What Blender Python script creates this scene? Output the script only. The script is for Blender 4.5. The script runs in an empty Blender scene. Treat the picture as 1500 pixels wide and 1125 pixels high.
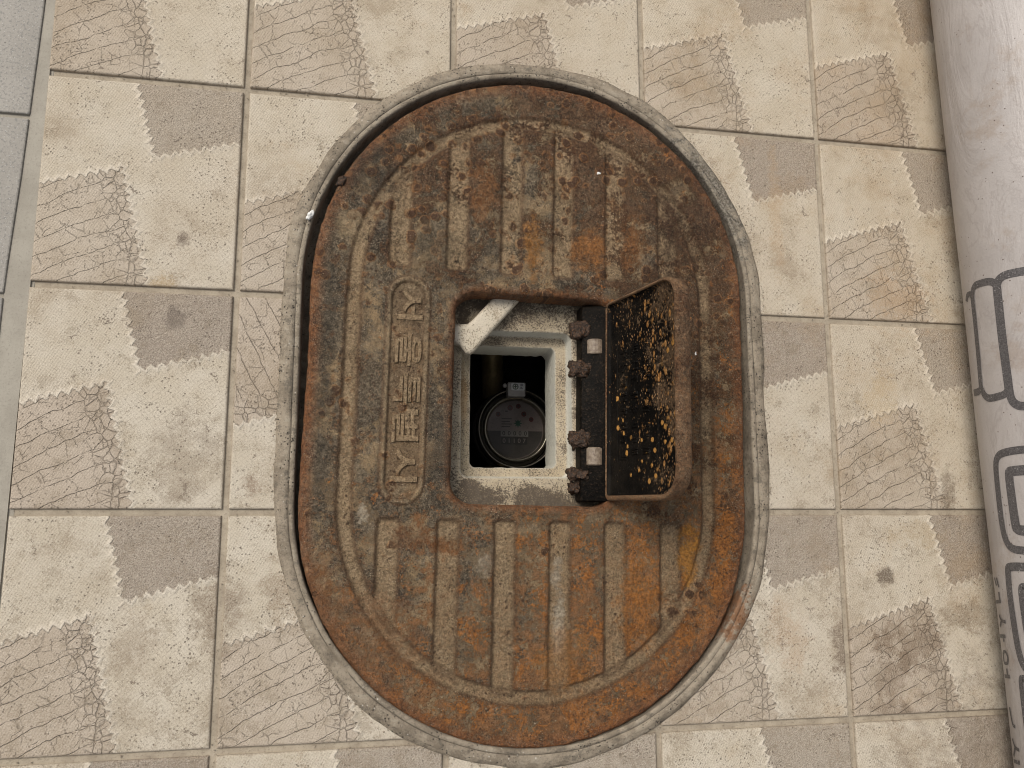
import bpy, bmesh, math, random
import numpy as np
from mathutils import Vector, Matrix, noise as mnoise

random.seed(7)
rng = np.random.default_rng(11)
PI = math.pi
scene = bpy.context.scene
COL = scene.collection

# ------------------------------------------------------------------ camera
cd = bpy.data.cameras.new('camera')
cam = bpy.data.objects.new('camera', cd)
COL.objects.link(cam)
_R = ((0.9823428, -0.0282948, -0.1849378), (-0.0004851, 0.9881091, -0.1537537), (0.1870892, 0.1511285, 0.9706481))
cam.matrix_world = Matrix(_R).to_4x4()
cam.location = (-0.188668, -0.100763, 0.778683)
cd.sensor_width = 36.0
cd.lens = 36.0 * 1220.35 / 1500.0
cd.clip_start = 0.02
cd.clip_end = 200.0
scene.camera = cam

# ------------------------------------------------------------------ sky and sun (bright overcast)
SUN_AZ, SUN_EL = math.radians(-48), math.radians(54)      # azimuth from +Y towards +X
world = bpy.data.worlds.new('World')
scene.world = world
world.use_nodes = True
wn, wl = world.node_tree.nodes, world.node_tree.links
wn.clear()
sky = wn.new('ShaderNodeTexSky')
sky.sky_type = 'NISHITA'
sky.sun_disc = False
sky.sun_elevation = SUN_EL
sky.sun_rotation = SUN_AZ
sky.air_density = 1.2
sky.dust_density = 4.0
hsv = wn.new('ShaderNodeHueSaturation')                  # cloud cover: the sky is nearly white
hsv.inputs['Saturation'].default_value = 0.22
bg = wn.new('ShaderNodeBackground')
bg.inputs['Strength'].default_value = 0.095
wo = wn.new('ShaderNodeOutputWorld')
wl.new(sky.outputs[0], hsv.inputs['Color'])
wl.new(hsv.outputs[0], bg.inputs['Color'])
wl.new(bg.outputs[0], wo.inputs['Surface'])
ld = bpy.data.lights.new('sun', 'SUN')
ld.energy = 1.9
ld.angle = math.radians(24)
ld.color = (1.0, 0.92, 0.81)
sun = bpy.data.objects.new('sun', ld)
COL.objects.link(sun)
sdir = Vector((math.sin(SUN_AZ) * math.cos(SUN_EL), math.cos(SUN_AZ) * math.cos(SUN_EL), math.sin(SUN_EL)))
sun.rotation_euler = sdir.to_track_quat('Z', 'Y').to_euler()
sun.location = sdir * 3
scene.view_settings.view_transform = 'Standard'
scene.view_settings.look = 'None'
scene.view_settings.exposure = 0.14
scene.view_settings.gamma = 1.0
scene.view_settings.use_curve_mapping = False
scene.cycles.use_denoising = True
scene.cycles.max_bounces = 6
scene.cycles.diffuse_bounces = 4
scene.cycles.glossy_bounces = 2
scene.cycles.pixel_filter_type = 'BLACKMAN_HARRIS'
scene.cycles.filter_width = 1.0


# ------------------------------------------------------------------ helpers
def link(name, me, mat=None, parent=None, smooth=False):
    o = bpy.data.objects.new(name, me)
    COL.objects.link(o)
    if mat is not None:
        me.materials.append(mat)
    if parent is not None:
        o.parent = parent
    if smooth:
        me.polygons.foreach_set('use_smooth', [True] * len(me.polygons))
    return o


def mesh(name, verts, faces, mat=None, parent=None, smooth=False):
    me = bpy.data.meshes.new(name)
    me.from_pydata([tuple(map(float, v)) for v in verts], [], [tuple(map(int, f)) for f in faces])
    me.update()
    return link(name, me, mat, parent, smooth)


def from_bm(name, bm, mat=None, parent=None, smooth=False):
    me = bpy.data.meshes.new(name)
    bmesh.ops.recalc_face_normals(bm, faces=bm.faces[:])
    bm.to_mesh(me)
    bm.free()
    return link(name, me, mat, parent, smooth)


def empty(name, loc=(0, 0, 0)):
    o = bpy.data.objects.new(name, None)
    o.empty_display_size = 0.05
    COL.objects.link(o)
    o.location = loc
    return o


def tag(o, label=None, cat=None, group=None, kind=None):
    for k, v in (('label', label), ('category', cat), ('group', group), ('kind', kind)):
        if v:
            o[k] = v
    return o


def bevel_bm(bm, w, seg=2, angle=30):
    es = [e for e in bm.edges if len(e.link_faces) == 2 and e.calc_face_angle(0) > math.radians(angle)]
    if es:
        bmesh.ops.bevel(bm, geom=es, offset=w, segments=seg, profile=0.5, affect='EDGES', clamp_overlap=True)


def prism_bm(poly, z0, z1):
    bm = bmesh.new()
    a = [bm.verts.new((x, y, z0)) for x, y in poly]
    b = [bm.verts.new((x, y, z1)) for x, y in poly]
    bm.faces.new(list(reversed(a)))
    bm.faces.new(b)
    n = len(poly)
    for i in range(n):
        bm.faces.new((a[i], a[(i + 1) % n], b[(i + 1) % n], b[i]))
    bmesh.ops.recalc_face_normals(bm, faces=bm.faces[:])
    return bm


def box_bm(x0, x1, y0, y1, z0, z1):
    return prism_bm([(x0, y0), (x1, y0), (x1, y1), (x0, y1)], z0, z1)


def lathe(profile, seg=64, centre=(0, 0), close=False):
    """profile [(r, z)] -> verts, faces"""
    vs, fs = [], []
    m = len(profile)
    for i in range(seg):
        a = 2 * PI * i / seg
        for r, z in profile:
            vs.append((centre[0] + r * math.cos(a), centre[1] + r * math.sin(a), z))
    for i in range(seg):
        j = (i + 1) % seg
        for k in range(m if close else m - 1):
            k2 = (k + 1) % m
            fs.append((i * m + k, j * m + k, j * m + k2, i * m + k2))
    return vs, fs


def tube(path, r, seg=10, caps=True):
    vs, fs = [], []
    P = [Vector(p) for p in path]
    rs = r if isinstance(r, (list, tuple)) else [r] * len(P)
    for i, p in enumerate(P):
        t = (P[min(i + 1, len(P) - 1)] - P[max(i - 1, 0)]).normalized()
        up = Vector((0, 0, 1)) if abs(t.z) < 0.9 else Vector((1, 0, 0))
        u = t.cross(up).normalized()
        w = u.cross(t)
        for k in range(seg):
            a = 2 * PI * k / seg
            vs.append(p + (u * math.cos(a) + w * math.sin(a)) * rs[i])
    for i in range(len(P) - 1):
        for k in range(seg):
            k2 = (k + 1) % seg
            fs.append((i * seg + k, i * seg + k2, (i + 1) * seg + k2, (i + 1) * seg + k))
    if caps:
        fs.append(tuple(range(seg - 1, -1, -1)))
        fs.append(tuple((len(P) - 1) * seg + k for k in range(seg)))
    return vs, fs


def rrect(x0, x1, y0, y1, r, n=6):
    """rounded rectangle, counter-clockwise; r one radius or four (SW, SE, NE, NW)"""
    rs = r if isinstance(r, (list, tuple)) else [r] * 4
    out = []
    for (cx, cy, a0), q in zip(((x0, y0, PI), (x1, y0, 1.5 * PI), (x1, y1, 0), (x0, y1, .5 * PI)), rs):
        ox = cx + q if cx == x0 else cx - q
        oy = cy + q if cy == y0 else cy - q
        for i in range(n + 1):
            a = a0 + .5 * PI * i / n
            out.append((ox + q * math.cos(a), oy + q * math.sin(a)))
    return out


def stadium(r, s, n=64):
    """upright stadium outline: arc radius r, half length of the straight side s"""
    out = []
    for i in range(n + 1):
        a = PI * i / n
        out.append((r * math.cos(a), s + r * math.sin(a)))
    m = 20
    for i in range(1, m):
        out.append((-r, s - 2 * s * i / m))
    for i in range(n + 1):
        a = PI + PI * i / n
        out.append((r * math.cos(a), -s + r * math.sin(a)))
    for i in range(1, m):
        out.append((r, -s + 2 * s * i / m))
    return out


# numpy value noise --------------------------------------------------------
def vnoise(x, y, scale, seed):
    g = np.random.default_rng(seed).random((256, 256))
    x = x * scale + 1000.0
    y = y * scale + 1000.0
    xi, yi = np.floor(x).astype(int), np.floor(y).astype(int)
    fx, fy = x - xi, y - yi
    fx, fy = fx * fx * (3 - 2 * fx), fy * fy * (3 - 2 * fy)
    a, b = g[xi % 256, yi % 256], g[(xi + 1) % 256, yi % 256]
    c, d = g[xi % 256, (yi + 1) % 256], g[(xi + 1) % 256, (yi + 1) % 256]
    return (a * (1 - fx) + b * fx) * (1 - fy) + (c * (1 - fx) + d * fx) * fy - 0.5


def fbm(x, y, scale, seed, octv=4):
    t, amp = 0, 1.0
    for k in range(octv):
        t = t + amp * vnoise(x, y, scale * 2 ** k, seed + k)
        amp *= .5
    return t


def sstep(a, b, x):
    t = np.clip((x - a) / (b - a), 0, 1)
    return t * t * (3 - 2 * t)


# ------------------------------------------------------------------ shader node shorthand
class E:
    """a scalar or colour socket with arithmetic"""
    def __init__(s, g, sock):
        s.g, s.s = g, sock

    def _m(s, op, *o):
        n = s.g.t.nodes.new('ShaderNodeMath')
        n.operation = op
        for i, v in enumerate((s,) + o):
            s.g.put(n.inputs[i], v)
        return E(s.g, n.outputs[0])

    def __add__(s, o): return s._m('ADD', o)
    def __radd__(s, o): return s._m('ADD', o)
    def __sub__(s, o): return s._m('SUBTRACT', o)
    def __rsub__(s, o): return (s * -1.0) + o
    def __mul__(s, o): return s._m('MULTIPLY', o)
    def __rmul__(s, o): return s._m('MULTIPLY', o)
    def __truediv__(s, o): return s._m('DIVIDE', o)
    def abs(s): return s._m('ABSOLUTE')
    def frac(s): return s._m('FRACT')
    def sin(s): return s._m('SINE')
    def min(s, o): return s._m('MINIMUM', o)
    def max(s, o): return s._m('MAXIMUM', o)
    def pow(s, o): return s._m('POWER', o)
    def pingpong(s, o): return s._m('PINGPONG', o)
    def clamp(s): return s.max(0.0).min(1.0)

    def step(s, a, b):
        """smooth 0..1 between a and b (a may exceed b)"""
        n = s.g.t.nodes.new('ShaderNodeMapRange')
        n.interpolation_type = 'SMOOTHSTEP'
        lo, hi, flip = (a, b, False) if a < b else (b, a, True)
        s.g.put(n.inputs['Value'], s)
        n.inputs['From Min'].default_value = lo
        n.inputs['From Max'].default_value = hi
        n.inputs['To Min'].default_value = 1.0 if flip else 0.0
        n.inputs['To Max'].default_value = 0.0 if flip else 1.0
        return E(s.g, n.outputs[0])


class G:
    def __init__(s, name):
        s.m = bpy.data.materials.new(name)
        s.m.use_nodes = True
        s.t = s.m.node_tree
        s.t.nodes.clear()
        s.out = s.t.nodes.new('ShaderNodeOutputMaterial')
        s.p = s.t.nodes.new('ShaderNodeBsdfPrincipled')
        s.t.links.new(s.p.outputs[0], s.out.inputs['Surface'])

    def put(s, inp, v):
        if isinstance(v, E):
            s.t.links.new(v.s, inp)
        elif isinstance(v, (tuple, list)) and len(v) == 3 and inp.type == 'RGBA':
            inp.default_value = (*v, 1.0)
        else:
            inp.default_value = v

    def coord(s, kind='Object'):
        n = s.t.nodes.new('ShaderNodeTexCoord')
        return E(s, n.outputs[kind])

    def world(s):
        n = s.t.nodes.new('ShaderNodeNewGeometry')
        return E(s, n.outputs['Position'])

    def attr(s, name):
        n = s.t.nodes.new('ShaderNodeAttribute')
        n.attribute_name = name
        return E(s, n.outputs['Fac'])

    def objrand(s):
        n = s.t.nodes.new('ShaderNodeObjectInfo')
        return E(s, n.outputs['Random'])

    def sep(s, v):
        n = s.t.nodes.new('ShaderNodeSeparateXYZ')
        s.put(n.inputs[0], v)
        return [E(s, o) for o in n.outputs]

    def comb(s, x, y, z=0.0):
        n = s.t.nodes.new('ShaderNodeCombineXYZ')
        for i, v in enumerate((x, y, z)):
            s.put(n.inputs[i], v)
        return E(s, n.outputs[0])

    def noise(s, v, scale, detail=4, rough=.55, dist=0.0):
        n = s.t.nodes.new('ShaderNodeTexNoise')
        s.put(n.inputs['Vector'], v)
        n.inputs['Scale'].default_value = scale
        n.inputs['Detail'].default_value = detail
        n.inputs['Roughness'].default_value = rough
        n.inputs['Distortion'].default_value = dist
        return E(s, n.outputs['Fac'])

    def voro(s, v, scale, feature='F1', out='Distance', rand=1.0):
        n = s.t.nodes.new('ShaderNodeTexVoronoi')
        n.feature = feature
        s.put(n.inputs['Vector'], v)
        n.inputs['Scale'].default_value = scale
        n.inputs['Randomness'].default_value = rand
        return E(s, n.outputs[out])

    def mix(s, f, a, b, blend='MIX'):
        n = s.t.nodes.new('ShaderNodeMix')
        n.data_type = 'RGBA'
        n.blend_type = blend
        s.put(n.inputs[0], f)
        s.put(n.inputs[6], a)
        s.put(n.inputs[7], b)
        return E(s, n.outputs[2])

    def bump(s, h, dist, strength=1.0):
        n = s.t.nodes.new('ShaderNodeBump')
        n.inputs['Distance'].default_value = dist
        n.inputs['Strength'].default_value = strength
        s.put(n.inputs['Height'], h)
        s.t.links.new(n.outputs[0], s.p.inputs['Normal'])

    def final(s, col, rough=.7, metal=0.0, spec=.5):
        s.put(s.p.inputs['Base Color'], col)
        s.put(s.p.inputs['Roughness'], rough)
        s.put(s.p.inputs['Metallic'], metal)
        s.p.inputs['Specular IOR Level'].default_value = spec
        return s.m


def spot(g, x, y, cx, cy, rx, ry, n, wob=.6):
    """a stain with a shape of its own: 1 inside, ragged edge"""
    dx, dy = (x - cx) / rx, (y - cy) / ry
    d = dx * dx + dy * dy
    return (d * .55 + (n - .5) * 4.6).step(.85, -.05)


# ------------------------------------------------------------------ materials
def mat_tile():
    g = G('patchwork_tile')
    o = g.coord('Object')
    ox, oy, oz = g.sep(o)
    u, v = ox / .2 + .5, oy / .2 + .5
    w = g.world()
    wx, wy, wz = g.sep(w)
    rnd = g.objrand()
    sh = g.comb(ox + rnd * 7.0, oy + rnd * 3.0, 0.0)      # each tile its own wear
    nA = g.noise(sh, 28, 3)
    nf = g.noise(sh, 330, 4, .7)
    fine = g.noise(w, 760, 4, .75)
    wob = (g.noise(sh, 160, 3) - .5) * .022

    def line(p, q):
        dx, dy = q[0] - p[0], q[1] - p[1]
        L = math.hypot(dx, dy)
        dx, dy = dx / L, dy / L
        d = (u - p[0]) * dy - (v - p[1]) * dx             # > 0 to the right of p -> q
        s = (u - p[0]) * dx + (v - p[1]) * dy
        zig = (s + wob * .8).pingpong(.0225) - .01125
        return d + zig * 1.0 + wob * .5, d
    A, B = (.609, .632), (.47, .56)
    d1, _ = line(A, (.51, 1.0))
    d2, _ = line((1.0, .735), A)
    dark_d = d1.min(d2)
    c1, _ = line((.615, 0.0), B)
    c2, _ = line(B, (0.0, .425))
    croc_d = (c1 * -1.0).min(c2 * -1.0)
    fz = (nf - .5) * .030
    dark = (dark_d + fz).step(-.006, .006)
    croc = (croc_d + fz).step(-.006, .006)
    hem = dark_d.step(-.030, -.006).max(croc_d.step(-.030, -.006)) * (1.0 - dark) * (1.0 - croc)
    br = ((u - .54) * 1.0 + (v - .6) * -.14).step(-.01, .01)   # pale patch: right half = cross hatch

    # woven patch: grid of tiny dents
    k = 2 * PI / .0150
    wu = u * math.cos(.22) + v * math.sin(.22)
    wv = v * math.cos(.22) - u * math.sin(.22)
    weave = ((wu * k).sin() * (wv * k * .9).sin()) * .5 + .5
    weave = (weave * .55 + nf * 1.1).step(.66, 1.12)
    # cross hatch
    ha = (u + v * .84 + (nA - .5) * .02) * (2 * PI / .021)
    hb = (u * .9 - v + (nA - .5) * .02) * (2 * PI / .023)
    brk = g.noise(sh, 420, 4, .75)
    hat = (ha.sin().step(.25, 1.0) * brk.step(.44, .62)).max(hb.sin().step(.25, 1.0) * brk.step(.55, .38))
    # leather grain
    grain = g.voro(sh, 760, 'F1')
    grain2 = g.noise(sh, 900, 4, .8)
    # crocodile
    ca, sa = math.cos(.40), math.sin(.40)
    warp = g.noise(sh, 40, 3)
    al = u * ca + v * sa
    ac = v * ca - u * sa + (warp - .5) * .050 + (u - .42) * (u - .42) * .22
    fl = ((ac / .074).frac() - .5).abs()
    lines = fl.step(.455, .5) * g.noise(sh, 90, 3).step(.30, .50)
    cr = g.voro(g.comb(al * 17.0 + (nf - .5) * .5, ac * 13.5, 0.0), 1.0, 'DISTANCE_TO_EDGE')
    cross = cr.step(.035, .0) * g.noise(sh, 75, 2).step(.44, .60) * .8
    nearB = ((u - .47) * .964 + (v - .56) * .265)         # distance left of the zigzag side
    small = g.voro(g.comb(u * 23.0 + (nf - .5) * .5, v * 20.0, 0.0), 1.0, 'DISTANCE_TO_EDGE').step(.06, .0)
    smask = nearB.step(-.165, -.06)
    crocl = (lines * (1.0 - smask * .55)).max(cross * .75).max(small * smask) * (nf.step(.25, .55) * .6 + .4)

    # colours (albedo)
    pale = g.mix(nA.step(.3, .7), (.545, .48, .38), (.60, .54, .445))
    pale = g.mix(weave * .27 * (1.0 - br), pale, (.33, .265, .195))
    pale = g.mix(hat * .20 * br, pale, (.34, .28, .215))
    pale = g.mix(hem * (nf.step(.3, .6) * .5 + .25), pale, (.70, .63, .53))
    dk = g.mix((grain.step(.15, .75) * .5 + (grain2 - .42) * 1.8).clamp(), (.215, .175, .14), (.54, .46, .38))
    dk = g.mix((nA * .5 + nf * .5).step(.42, .6) * .35, dk, (.30, .24, .19))
    cc = g.mix(nA.step(.3, .7), (.43, .355, .28), (.50, .42, .34))
    cc = g.mix((grain2 - .40).abs() * 1.9, cc, (.27, .205, .155))
    cc = g.mix(crocl * .62, cc, (.165, .115, .082))
    fade = rnd * .28 + .50
    col = g.mix(dark * (fade + .12), g.mix(croc * fade, pale, cc), dk)

    # wear: fine dark specks, patches of grime, tea coloured stains, scuffs
    gr = g.noise(w, 9, 6, .74)
    gf = g.noise(g.comb(wx + 2.0, wy - 6.0, 0.0), 38, 5, .76)
    sp = g.voro(w, 300, 'F1')
    spm = (sp + (fine - .5) * .45).step(.27, .10) * g.noise(w, 26, 4, .7).step(.45, .58)
    col = g.mix(spm * (nf.step(.3, .6) * .55 + .2), col, (.14, .105, .078))
    sp3 = g.voro(w, 520, 'F1').step(.24, .12) * gf.step(.40, .58)
    col = g.mix(sp3 * .65, col, (.17, .13, .095))
    sp2 = (g.voro(w, 95, 'F1') + (fine - .5) * .12).step(.12, .06) * g.noise(w, 12, 2).step(.48, .58)
    col = g.mix(sp2 * .75, col, (.13, .10, .075))
    col = g.mix((gr + (fine - .5) * .30).step(.51, .66) * .50, col, (.31, .25, .18))
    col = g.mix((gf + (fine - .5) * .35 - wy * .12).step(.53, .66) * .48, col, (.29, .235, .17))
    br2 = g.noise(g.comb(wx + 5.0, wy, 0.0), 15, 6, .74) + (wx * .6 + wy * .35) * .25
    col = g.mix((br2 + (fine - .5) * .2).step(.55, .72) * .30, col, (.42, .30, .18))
    col = g.mix((fine - .5).step(.02, .20) * .42, col, (.22, .175, .13))
    col = g.mix((fine - .5).step(-.05, -.2) * .35, col, (.70, .635, .54))
    # crooked scuffs
    sx = g.comb(wx * 1.0 + (gf - .5) * .03, wy + (gr - .5) * .05, 0.0)
    scv = g.voro(sx, 62, 'DISTANCE_TO_EDGE')
    scm = scv.step(.030, .010) * g.noise(w, 34, 3, .7).step(.58, .66)
    col = g.mix(scm * .75, col, (.12, .09, .068))
    scr = g.noise(g.comb(wx * 60.0 + wy * 40.0, wy * 420.0 - wx * 380.0, 0.0), 1.0, 4, .6)
    col = g.mix(scr.step(.66, .74) * .35 * nA.step(.42, .6), col, (.64, .585, .50))
    wobn = g.noise(w, 42, 5, .78)
    for (cx, cy, rx, ry, st, c) in (
            (.345, -.165, .010, .008, .85, (.10, .072, .05)), (.372, -.228, .036, .026, .65, (.17, .118, .075)),
            (.345, -.262, .022, .040, .6, (.18, .125, .08)), (.292, -.225, .010, .030, .75, (.14, .10, .07)),
            (.437, -.205, .030, .014, .55, (.22, .165, .105)), (.235, -.22, .02, .035, .30, (.38, .22, .11)),
            (.425, -.078, .010, .026, .7, (.17, .125, .085)), (.352, .018, .02, .030, .30, (.46, .32, .14)),
            (.385, -.122, .030, .014, .40, (.33, .23, .115)), (-.347, .150, .007, .007, .9, (.12, .09, .07)),
            (-.300, -.185, .020, .04, .65, (.22, .165, .115)), (-.366, .107, .013, .010, .6, (.40, .28, .14)),
            (-.352, .075, .009, .010, .75, (.17, .14, .115)), (.385, .125, .04, .03, .32, (.42, .26, .13)),
            (-.275, -.070, .010, .013, .65, (.23, .155, .10)), (-.335, -.055, .03, .04, .55, (.27, .215, .16)),
            (.455, -.42, .12, .16, .45, (.22, .175, .135)), (.245, .21, .008, .07, .35, (.47, .32, .18)),
            (-.245, -.165, .018, .03, .6, (.26, .19, .125)), (-.37, -.215, .02, .03, .5, (.30, .235, .17))):
        col = g.mix(spot(g, wx, wy, cx, cy, rx, ry, wobn) * st * (fine.step(.30, .56) * .6 + .4), col, c)
    e = u.min(1.0 - u).min(v.min(1.0 - v))
    col = g.mix((e + (gf - .5) * .09).step(.022, .002) * .45, col, (.27, .215, .16))
    mott = g.noise(w, 4.5, 3)
    col = g.mix(mott.step(.42, .68) * .16, col, (.40, .325, .25))
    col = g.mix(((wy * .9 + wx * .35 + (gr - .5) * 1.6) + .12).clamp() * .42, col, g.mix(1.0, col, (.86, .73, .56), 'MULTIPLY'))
    h = fine * .5 + weave * -.16 * (1.0 - br) + hat * -.16 * br + crocl * -.9 * croc + hem * .6 + dark * (grain * .5 + grain2 * .6 - .6) + gr * .3 - spm * .5
    g.bump(h, .0013, .95)
    return g.final(col, (gf * .4 + .42), 0, .22)


def mat_simple(name, c1, c2, scale, rough=.7, bump=0.0, fine=(0, 0, 0), fs=600, fa=.3, spec=.4, metal=0.0, detail=5):
    g = G(name)
    w = g.world()
    n = g.noise(w, scale, detail, .62)
    col = g.mix(n.step(.32, .68), c1, c2)
    f = g.noise(w, fs, 3, .7)
    col = g.mix(f.step(.50, .75) * fa, col, fine)
    if bump:
        g.bump(n * .6 + f * .5, bump, .8)
    return g.final(col, rough, metal, spec)


def mat_ring():
    g = G('weathered_frame')
    w = g.world()
    x, y, z = g.sep(w)
    n = g.noise(w, 30, 5, .74)
    f = g.noise(w, 420, 5, .75)
    m = g.noise(w, 95, 4, .76)
    col = g.mix((n + (f - .5) * .3).step(.40, .60), (.345, .29, .22), (.225, .185, .137))
    col = g.mix((m + (f - .5) * .3).step(.54, .64) * .6, col, (.40, .35, .275))
    col = g.mix((m + (f - .5) * .4).step(.46, .36) * .65, col, (.115, .10, .08))
    col = g.mix(f.step(.56, .68) * .6, col, (.07, .06, .05))
    pit = g.voro(w, 300, 'F1')
    pm = (pit + (f - .5) * .3).step(.26, .12) * g.noise(w, 40, 4).step(.46, .56)
    col = g.mix(pm * .9, col, (.035, .03, .026))
    wt = (g.voro(w, 170, 'F1') + (f - .5) * .2).step(.15, .07) * g.noise(w, 33, 3).step(.52, .6)
    col = g.mix(wt * .85, col, (.66, .62, .55))
    # the right hand arc has lost its cement: darker, with crumbs of white lime
    lost = spot(g, x, y, .170, .235, .05, .085, m)
    col = g.mix(lost * .75, col, g.mix(f.step(.45, .58), (.085, .075, .06), (.30, .27, .225)))
    col = g.mix(spot(g, x, y, .185, -.205, .02, .03, m) * .8, col, (.23, .105, .045))
    col = g.mix(g.attr('crack') * (m + .1).step(.42, .6) * .85, col, (.045, .038, .032))
    g.bump(n * .4 + f * .8 + m * .5 - pm * .8, .0016, 1.0)
    return g.final(col, .72, 0, .3)


def mat_rust():
    """one continuous rusted casting: all parts of the lid share its local coordinates"""
    g = G('rusted_cast_iron')
    P = g.coord('Object')
    x, y, z = g.sep(P)
    wear, edge, root = g.attr('wear'), g.attr('edge'), g.attr('root')
    off = lambda a, b: g.comb(x + a, y + b, 0.0)
    n1 = g.noise(P, 13, 6, .72, .3)
    n2 = g.noise(off(3.1, -1.7), 30, 5, .76, .2)
    n3 = g.noise(off(-2.3, 4.2), 75, 4, .76)
    n4 = g.noise(off(6.6, 2.2), 24, 6, .76, .3)
    f1 = g.noise(P, 330, 4, .78)
    f2 = g.noise(P, 1100, 2, .75)
    ff = (f1 - .5) * .42 + (f2 - .5) * .2
    # where the casting went which way: grey-black to the left, dark brown up right, orange low and right
    warm = x * 1.4 - y * 1.6 + .36
    black = x * -1.9 + y * .9 + .13
    brown = x * 1.7 + y * 1.6 - .10
    c = g.mix((n1 + ff).step(.42, .58), (.115, .087, .056), (.265, .20, .122))      # bare greyed iron
    c = g.mix((n3 + ff * .8).step(.55, .66) * .55, c, (.42, .335, .22))
    c = g.mix((n4 + ff * .9 + black * .17 - .024).step(.49, .535) * .84, c, g.mix(f1.step(.44, .60), (.018, .0175, .016), (.125, .112, .09)))
    c = g.mix((n2 + ff * .6 + (f2 - .5) * .5).step(.58, .66) * .45, c, (.25, .21, .15))
    rs = (n1 * .3 + n3 * .7 + ff * .8 + warm * .22 - .115).step(.48, .58)
    c = g.mix(rs * .85, c, g.mix((n3 + ff * 1.2).step(.38, .62), (.085, .040, .020), (.235, .115, .050)))
    db = (g.noise(off(9.0, 2.0), 21, 6, .74, .4) + ff * .8 + brown * .24 - .02).step(.505, .545)
    c = g.mix(db * .86, c, g.mix(f1.step(.38, .62), (.036, .018, .010), (.105, .054, .028)))
    orr = (g.noise(off(-7.0, 1.0), 34, 6, .76, .4) + ff * .9 + warm * .22 - .160 - wear * .10).step(.51, .58)
    c = g.mix(orr * .82, c, g.mix((f1 + (f2 - .5) * .5).step(.34, .66), (.13, .050, .014), (.43, .175, .042)))
    # rust along the outer edge and round the opening
    c = g.mix(edge * (n3 + ff + .18).step(.44, .60) * .80, c, g.mix((f1 + (f2 - .5) * .5).step(.36, .64), (.085, .036, .019), (.255, .112, .050)))
    cv = g.noise(g.comb((x + (n3 - .5) * .02) * 380.0, (y + (n2 - .5) * .03) * 300.0, 0.0), 1.0, 3, .7, 1.6)
    c = g.mix((cv - .5).abs().step(.022, .004) * (n2 + (n4 - .5) * .5).step(.46, .56) * .55, c, (.40, .335, .24))
    # worn tops
    wm = wear * (n2 + ff * 1.1 - brown * .20 + .09).step(.44, .54)
    c = g.mix(wm * .74, c, g.mix(f1.step(.38, .62), (.20, .150, .095), (.38, .295, .19)))
    c = g.mix(root * (n3 + ff + .1).step(.42, .54) * .50, c, (.034, .018, .011))  # rust seams plus groove shadow, painted dark into the metal colour
    # blisters: roundish dark brown spots with a rim of orange
    vd = g.voro(off((0), 0), 74, 'F1') + (f1 - .5) * .30 + (n3 - .5) * .6
    bmask = (g.noise(off(1.3, 8.0), 19, 5, .7) + y * .30 - .01).step(.49, .57)
    c = g.mix(vd.step(.45, .37) * bmask * .5, c, (.22, .105, .038))
    c = g.mix(vd.step(.36, .27) * bmask * .88, c, (.056, .031, .021))
    vd2 = g.voro(P, 185, 'F1') + (f1 - .5) * .35
    c = g.mix(vd2.step(.30, .18) * g.noise(P, 30, 4, .7).step(.48, .58) * .75, c, (.052, .030, .021))
    # pits and pale mineral specks
    pit = (g.voro(P, 540, 'F1') + (f2 - .5) * .3).step(.28, .14) * g.noise(P, 60, 4, .7).step(.40, .56)
    c = g.mix(pit * .80, c, (.016, .012, .009))
    ms = (g.voro(P, 430, 'F1') + (f2 - .5) * .3).step(.20, .10) * g.noise(off(4.0, 0), 45, 5, .7).step(.48, .58)
    c = g.mix(ms * .8, c, (.46, .41, .33))
    wob = g.noise(P, 75, 8, .78)
    for (cx, cy, rx, ry, st, k) in (
            (.026, -.215, .006, .030, .9, (.46, .42, .345)), (.024, -.165, .006, .014, .8, (.44, .40, .33)),
            (-.183, .155, .014, .018, .8, (.34, .27, .175)), (-.158, -.115, .005, .008, .85, (.46, .42, .34)),
            (-.045, -.16, .007, .010, .45, (.40, .36, .29)), (.105, -.185, .022, .048, .6, (.36, .155, .04)),
            (.155, -.15, .011, .028, .85, (.44, .215, .045)), (-.115, -.135, .018, .012, .6, (.16, .07, .03)),
            (-.085, -.145, .013, .011, .85, (.20, .085, .03)), (.052, .150, .018, .024, .6, (.36, .16, .05)), (-.055, .20, .012, .03, .5, (.28, .13, .05)), (.10, .16, .012, .03, .45, (.34, .15, .05)),
            (-.004, .150, .010, .030, .65, (.36, .175, .05)), (-.222, .02, .012, .12, .7, (.20, .085, .035)),
            (.03, -.245, .03, .03, .55, (.33, .16, .05)), (.165, .205, .06, .07, .55, (.052, .030, .020)), (.13, .05, .05, .12, .45, (.05, .029, .02)),
            (-.10, .145, .022, .025, .5, (.15, .125, .085)), (-.17, .215, .030, .03, .5, (.045, .042, .036)), (-.198, .02, .008, .14, .55, (.05, .046, .038)),
            (-.09, -.04, .011, .07, .55, (.045, .042, .036)), (-.15, -.235, .05, .05, .5, (.215, .105, .048)), (-.19, -.20, .02, .05, .5, (.21, .105, .05))):
        c = g.mix(spot(g, x, y, cx, cy, rx, ry, wob, .9) * st, c, g.mix((f1 + (f2 - .5) * .6).step(.34, .62), tuple(q * .45 for q in k), tuple(q * 1.12 for q in k)))
    c = g.mix((f2 - .5).step(.02, .18) * .60, c, (.022, .017, .013))
    c = g.mix((f2 - .5).step(-.04, -.2) * .34, c, (.36, .295, .21))
    c = g.mix(1.0, c, (1.30, 1.21, 1.11), 'MULTIPLY')
    h = n3 * .8 + f1 * 1.2 + f2 * .5 - pit * .8 + vd.step(.40, .25) * bmask * .6 + rs * (f1 - .3) * .8 + db * .3
    g.bump(h, .0024, 1.0)
    rough = (f1 * .5 + .40)
    return g.final(c, rough, 0.0, .20)


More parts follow.
